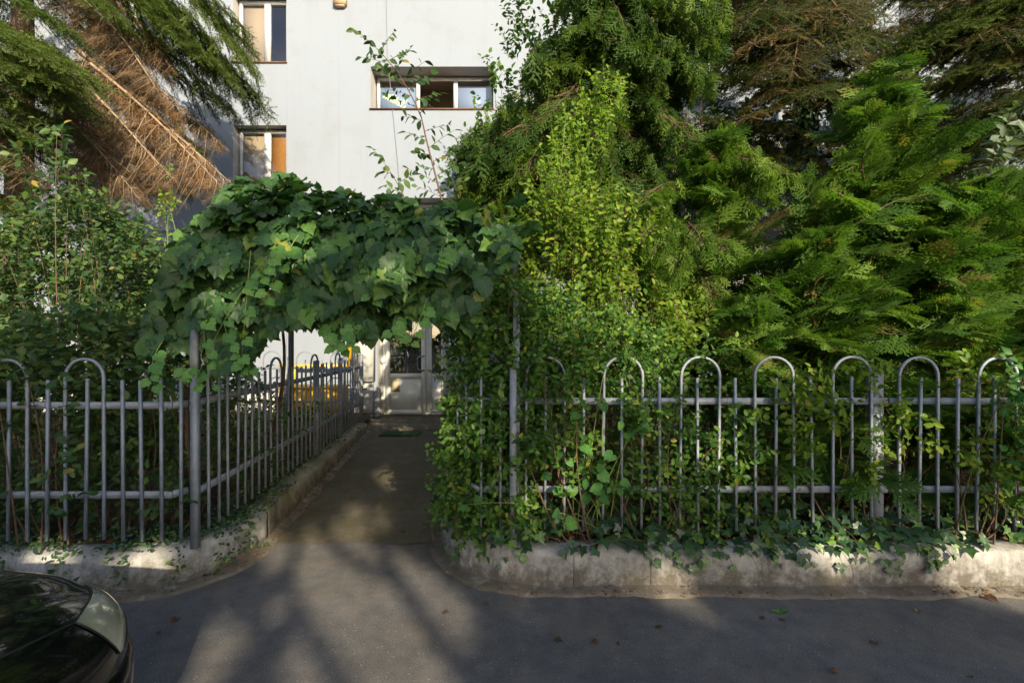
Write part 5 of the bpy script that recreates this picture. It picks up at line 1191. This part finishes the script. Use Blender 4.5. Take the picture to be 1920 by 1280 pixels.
# ------------------------------------------------------------------ parked black car (nose into the scene)
YAW = math.radians(5); CF = np.array([math.sin(YAW), math.cos(YAW)]); CL = np.array([-math.cos(YAW), math.sin(YAW)]); CO = np.array([-2.05, 1.87])
cmw = Matrix(((CF[0], CL[0], 0, CO[0]), (CF[1], CL[1], 0, CO[1]), (0, 0, 1, 0), (0, 0, 0, 1)))
car = bpy.data.objects.new('parked_car', None); COL.objects.link(car); car.matrix_basis = cmw; WORLD[car.name] = cmw
tag(car, 'glossy black car with its nose towards the left garden wall', 'car')
def cpart(b, name, mat, smooth=True, parent=None):
    return child(name, b.mesh(name, mat, smooth), parent or car)
def half_w(s): return 0.86*(1-0.62*math.exp(-s/0.155)) - 0.06*max(0, (s-3.4)/0.8)**2
def top_h(s): return 0.615+0.27*(1-math.exp(-s/0.28)) + 0.05*min(s, 1.2) - 0.05*max(0, s-3.3)**2
def surf(s, th, off=0.0):
    w = half_w(s); T = top_h(s); zc = 0.46; e = 0.5
    c, n_ = math.cos(th), math.sin(th); y = -w*math.copysign(abs(c)**e, c); z = zc+(T-zc)*max(0, n_)**e
    crown = min(1, max(0, (0.60*min(1, w/.8)-abs(y))/0.10)); crown = crown*crown*(3-2*crown); z += 0.028*crown*min(1, s/0.3)
    return np.array([-s+off*0.6*math.exp(-s/.15), y*(1+off/w), z+off*n_])
NT = 72
ss = np.r_[0.0, np.linspace(.012, .6, 30), np.linspace(.65, 4.15, 40)]
ths = np.array([math.pi*(0.5-0.5*math.cos(math.pi*k/NT))*0.6+math.pi*k/NT*0.4 for k in range(NT+1)])
low = ((0.90, 0.20), (0.965, 0.28), (0.99, 0.37))
b = Batch(); V = []
for s in ss:
    w = half_w(s)*(0.97 if s == 0 else 1)
    V += [(-s, -w*f, z) for f, z in low] + [tuple(surf(s, t)) for t in ths] + [(-s, w*f, z) for f, z in low[::-1]]
m = NT+7; Fc = [(i*m+j, i*m+j+1, (i+1)*m+j+1, (i+1)*m+j) for i in range(len(ss)-1) for j in range(m-1)]
Fc.append(tuple(range(m))[::-1]); Fc.append(tuple((len(ss)-1)*m+j for j in range(m)))
b.raw(V, Fc); cpart(b, 'body', M['paint'])
def strip(path, wd, mat, name, off=0.0015, parent=None, flip=False):
    b = Batch(); V = []
    for (s, t0) in path:
        for q in (surf(s, t0-wd, off), surf(s, t0+wd, off)): V.append(q*np.array([1, -1, 1]) if flip else q)
    b.raw(V, [(2*i, 2*i+1, 2*i+3, 2*i+2) for i in range(len(path)-1)]); return cpart(b, name, mat, True, parent)
seam = [(s, 0.60+0.04*(s-.41)) for s in np.linspace(0.41, 1.25, 20)]
for fl in (False, True): strip(seam, 0.009, M['black'], 'hood_gap', flip=fl)
lt_ = np.array([.12, .25, .4, .5, .6, .7, .8, .9, 1.0]); fi = np.array([.265, .2, .155, .135, .12, .11, .102, .10, .10]); fo = np.array([.30, .34, .375, .395, .415, .34, .26, .19, .13])
for fl in (False, True):
    b = Batch(); V = []; na, nb_ = 26, 18
    for i in range(na+1):
        t = .12+.88*i/na; s0, s1 = np.interp(t, lt_, fi), np.interp(t, lt_, fo); u = i/na
        for j in range(nb_+1):
            s = s0+(s1-s0)*j/nb_; p = surf(s, t, 0.0035+0.010*math.sin(math.pi*j/nb_)*math.sin(math.pi*u)); V.append(p*np.array([1, -1, 1]) if fl else p)
    Fc = [(i*(nb_+1)+j, i*(nb_+1)+j+1, (i+1)*(nb_+1)+j+1, (i+1)*(nb_+1)+j) for i in range(na) for j in range(nb_)]
    b.raw(V, Fc); hl = cpart(b, 'headlight', M['lens'])
    b = Batch(); rim = [V[j] for j in range(0, (na+1)*(nb_+1), nb_+1)] ; rim2 = [V[j] for j in range(nb_, (na+1)*(nb_+1), nb_+1)]
    b.tube(rim, .003, 4); b.tube(rim2, .003, 4); cpart(b, 'seal', M['black'], True, hl)
# bumper shell round the lower nose
b = Batch(); V = []; path = [(s, -1) for s in (.62, .5, .4, .32, .26, .2, .15, .11, .08, .05, .025, .0)] + [(0.0, 1)] + [(s, 1) for s in (.025, .05, .08, .11, .15, .2, .26, .32, .4, .5, .62)]
zz_ = ((.90, .19), (.97, .27), (1.0, .36), (1.005, .46), (.99, .525), (.965, .545))
for (s, sg) in path:
    w = half_w(s)+.018
    for f, z in zz_: V.append((-s+.03*math.exp(-s/.12), sg*w*f, z))
b.raw(V, [(i*6+j, (i+1)*6+j, (i+1)*6+j+1, i*6+j+1) for i in range(len(path)-1) for j in range(5)]); cpart(b, 'bumper', M['paint'])
b = Batch()
for k in range(5): b.box((0.03, -0.24, 0.30+0.03*k), (0.045, 0.24, 0.312+0.03*k))
cpart(b, 'grille', M['black'], False)
# cabin
b = Batch(); st_ = [(1.18, .80, .93, .93), (1.9, .68, 1.42, .93), (2.6, .67, 1.46, .93), (3.3, .66, 1.38, .93), (4.0, .74, .95, .93)]
V = []
for (s, w, zt, zb) in st_:
    for (fy, fz_) in ((-1.06, 0), (-1.0, .55), (-.92, .9), (-.75, 1), (0, 1.02), (.75, 1), (.92, .9), (1.0, .55), (1.06, 0)): V.append((-s, w*fy*(1.12 if fz_ == 0 else 1), zb-.03+(zt-zb+.03)*fz_))
b.raw(V, [(i*9+j, i*9+j+1, (i+1)*9+j+1, (i+1)*9+j) for i in range(4) for j in range(8)]); cpart(b, 'cabin', M['paint'])
b = Batch(); b.raw([(-1.24, -.70, .99), (-1.24, .70, .99), (-1.86, .56, 1.415), (-1.86, -.56, 1.415)], [(0, 1, 2, 3)]); cpart(b, 'windscreen', plain('dark_glass', (.01, .012, .014), .03), False)
for s in (0.82, 3.35):
    for sg in (-1, 1):
        b = Batch(); th = np.linspace(0, 2*math.pi, 33)[:-1]; V = []
        for (r, y) in ((.2, .70), (.30, .70), (.315, .73), (.315, .85), (.30, .878), (.2, .878)):
            V += [(-s+r*math.cos(t), sg*y, .315+r*math.sin(t)) for t in th]
        b.raw(V, [(i*32+j, i*32+(j+1) % 32, (i+1)*32+(j+1) % 32, (i+1)*32+j) for i in range(5) for j in range(32)]); wh = cpart(b, 'tyre', M['rubber'])
        b = Batch(); b.raw([(-s+.2*math.cos(t), sg*.872, .315+.2*math.sin(t)) for t in th], [tuple(range(32))]); cpart(b, 'rim', M['alloy'], False, wh)
for sg in (-1, 1):
    b = Batch(); b.tube([(-1.5, sg*.80, 1.0), (-1.5, sg*.90, 1.03)], .03, 6); b.tube([(-1.55, sg*.9, 1.04), (-1.5, sg*.97, 1.05), (-1.46, sg*1.0, 1.05)], [.06, .085, .05], 8); cpart(b, 'wing_mirror', M['paint'])

# ------------------------------------------------------------------ street trees across the road, behind the viewer, that throw the shade
def shade_tree(label, x, y, crown, seed, limbs=()):
    """crown: list of (cx, cy, cz, rx, ry, rz, n, openness)"""
    t = thing('street_tree', label, 'tree', (x, y, 0), 'street trees across the road'); r = np.random.default_rng(seed)
    top = max(c[2] for c in crown); trunk(t, [(x, y, -.05), (x+.15, y, 2.5), (x-.1, y, top-1)], .17, .06, M['greybark'])
    lb = Batch(); Ps = []
    for (cx, cy_, cz, rx_, ry_, rz_, n, op) in crown:
        lb.tube(curve((x, y, min(cz, 3.4)), (cx, cy_, cz), (0, 0, .25)), np.linspace(.075, .02, 8), 6)
        p = randv(n)*(r.random(n)[:, None]**(1/2.2)); p = p*np.array([rx_, ry_, rz_])+np.array([cx, cy_, cz]); Ps.append(p[vnoise(p*np.array([1, .35, 1]), .6, seed) > op])
    for pts in limbs: lb.tube(pts, np.linspace(.06, .038, len(pts)), 7)
    lb.build('limb', M['greybark'], t, True)
    P = np.concatenate(Ps)
    for (gx, gz, gr) in GAPS:                   # openings in the crown where the sun comes through
        d = np.hypot((P[:, 0]-gx-(-9-P[:, 1])*.45), (P[:, 2]-gz-(-9-P[:, 1])*.48)); P = P[d > gr*(0.75+.5*r.random(len(P)))]
    n = len(P); b = Batch(); b.inst(OVATE[1], frames(r.normal(size=(n, 3)), r.normal(size=(n, 3)), .13+.09*r.random(n)), P)
    stuff(b.build('foliage', M['street_leaf'], t))
GAPS = [(4.15, 5.85, .48), (4.3, 5.38, .46), (4.75, 5.75, .34), (3.55, 5.45, .2), (3.75, 6.05, .28), (4.6, 6.35, .3), (5.0, 6.9, .3), (8.5, 5.85, .5), (9.3, 6.1, .42), (7.5, 6.05, .33), (3.0, 5.9, .3), (6.3, 5.75, .26), (2.4, 5.95, .26), (6.6, 7.4, .35), (7.6, 7.6, .45), (5.9, 8.3, .4), (8.8, 7.4, .45), (6.9, 6.6, .3), (8.0, 6.7, .3), (9.6, 6.9, .35), (4.7, 5.2, .3), (4.0, 8.0, .28), (4.6, 7.7, .22), (3.5, 7.6, .25), (5.1, 8.1, .22), (3.2, 7.2, .2)]
shade_tree('street tree with a wide low crown on the far pavement', 2.2, -9.2, [(0.2, -9, 6.4, 2.3, 1.3, 1.6, 6000, .36), (2.2, -9.3, 6.7, 2.1, 1.4, 1.5, 6500, .36), (3.6, -9, 6.2, 1.6, 1.1, 1.2, 4500, .33), (-1.9, -9, 6.7, 2.2, 1.3, 1.5, 5000, .36), (4.3, -9, 7.5, 1.3, 1.1, 1.2, 4500, .38)], 5)
shade_tree('street tree with a lower airy crown right of the first', 5.1, -9.3, [(5.2, -9.2, 6.5, 1.5, 1.2, 1.2, 4500, .42), (6.8, -9.4, 6.5, 2.0, 1.3, 1.3, 6000, .53), (8.9, -9.2, 6.6, 2.0, 1.3, 1.2, 5000, .55), (7.6, -9.2, 5.5, 2.4, 1.2, .55, 4500, .34), (5.0, -9.2, 5.5, 1.7, 1.2, .6, 4000, .34)], 6, limbs=[[(5.08, -9.3, 3.4), (4.7, -9.1, 4.7), (4.28, -9, 5.25), (4.03, -9, 5.59), (3.92, -9, 5.8), (3.98, -9, 6.15), (3.9, -9, 7.0)], [(5.08, -9.3, 3.8), (4.85, -9, 5.2), (4.72, -9, 5.62), (4.66, -9, 5.85), (4.62, -9, 6.3), (4.7, -9, 7.2)], [(4.67, -9, 5.8), (4.35, -9, 5.95), (4.0, -9, 6.4)]])
shade_tree('street tree farthest to the right on the far pavement', 11.5, -9.5, [(11.0, -9.2, 6.8, 2.2, 1.3, 1.7, 5500, .5), (12.8, -9.2, 7.2, 2.2, 1.3, 1.9, 6500, .42), (10.6, -9.2, 5.5, 1.8, 1.1, .6, 3000, .36)], 7)

scene.render.resolution_x = 1024; scene.render.resolution_y = 682
scene.render.engine = 'CYCLES'
scene.cycles.max_bounces = 4; scene.cycles.diffuse_bounces = 2; scene.cycles.glossy_bounces = 2; scene.cycles.transmission_bounces = 4; scene.cycles.transparent_max_bounces = 6; scene.cycles.caustics_reflective = False; scene.cycles.caustics_refractive = False
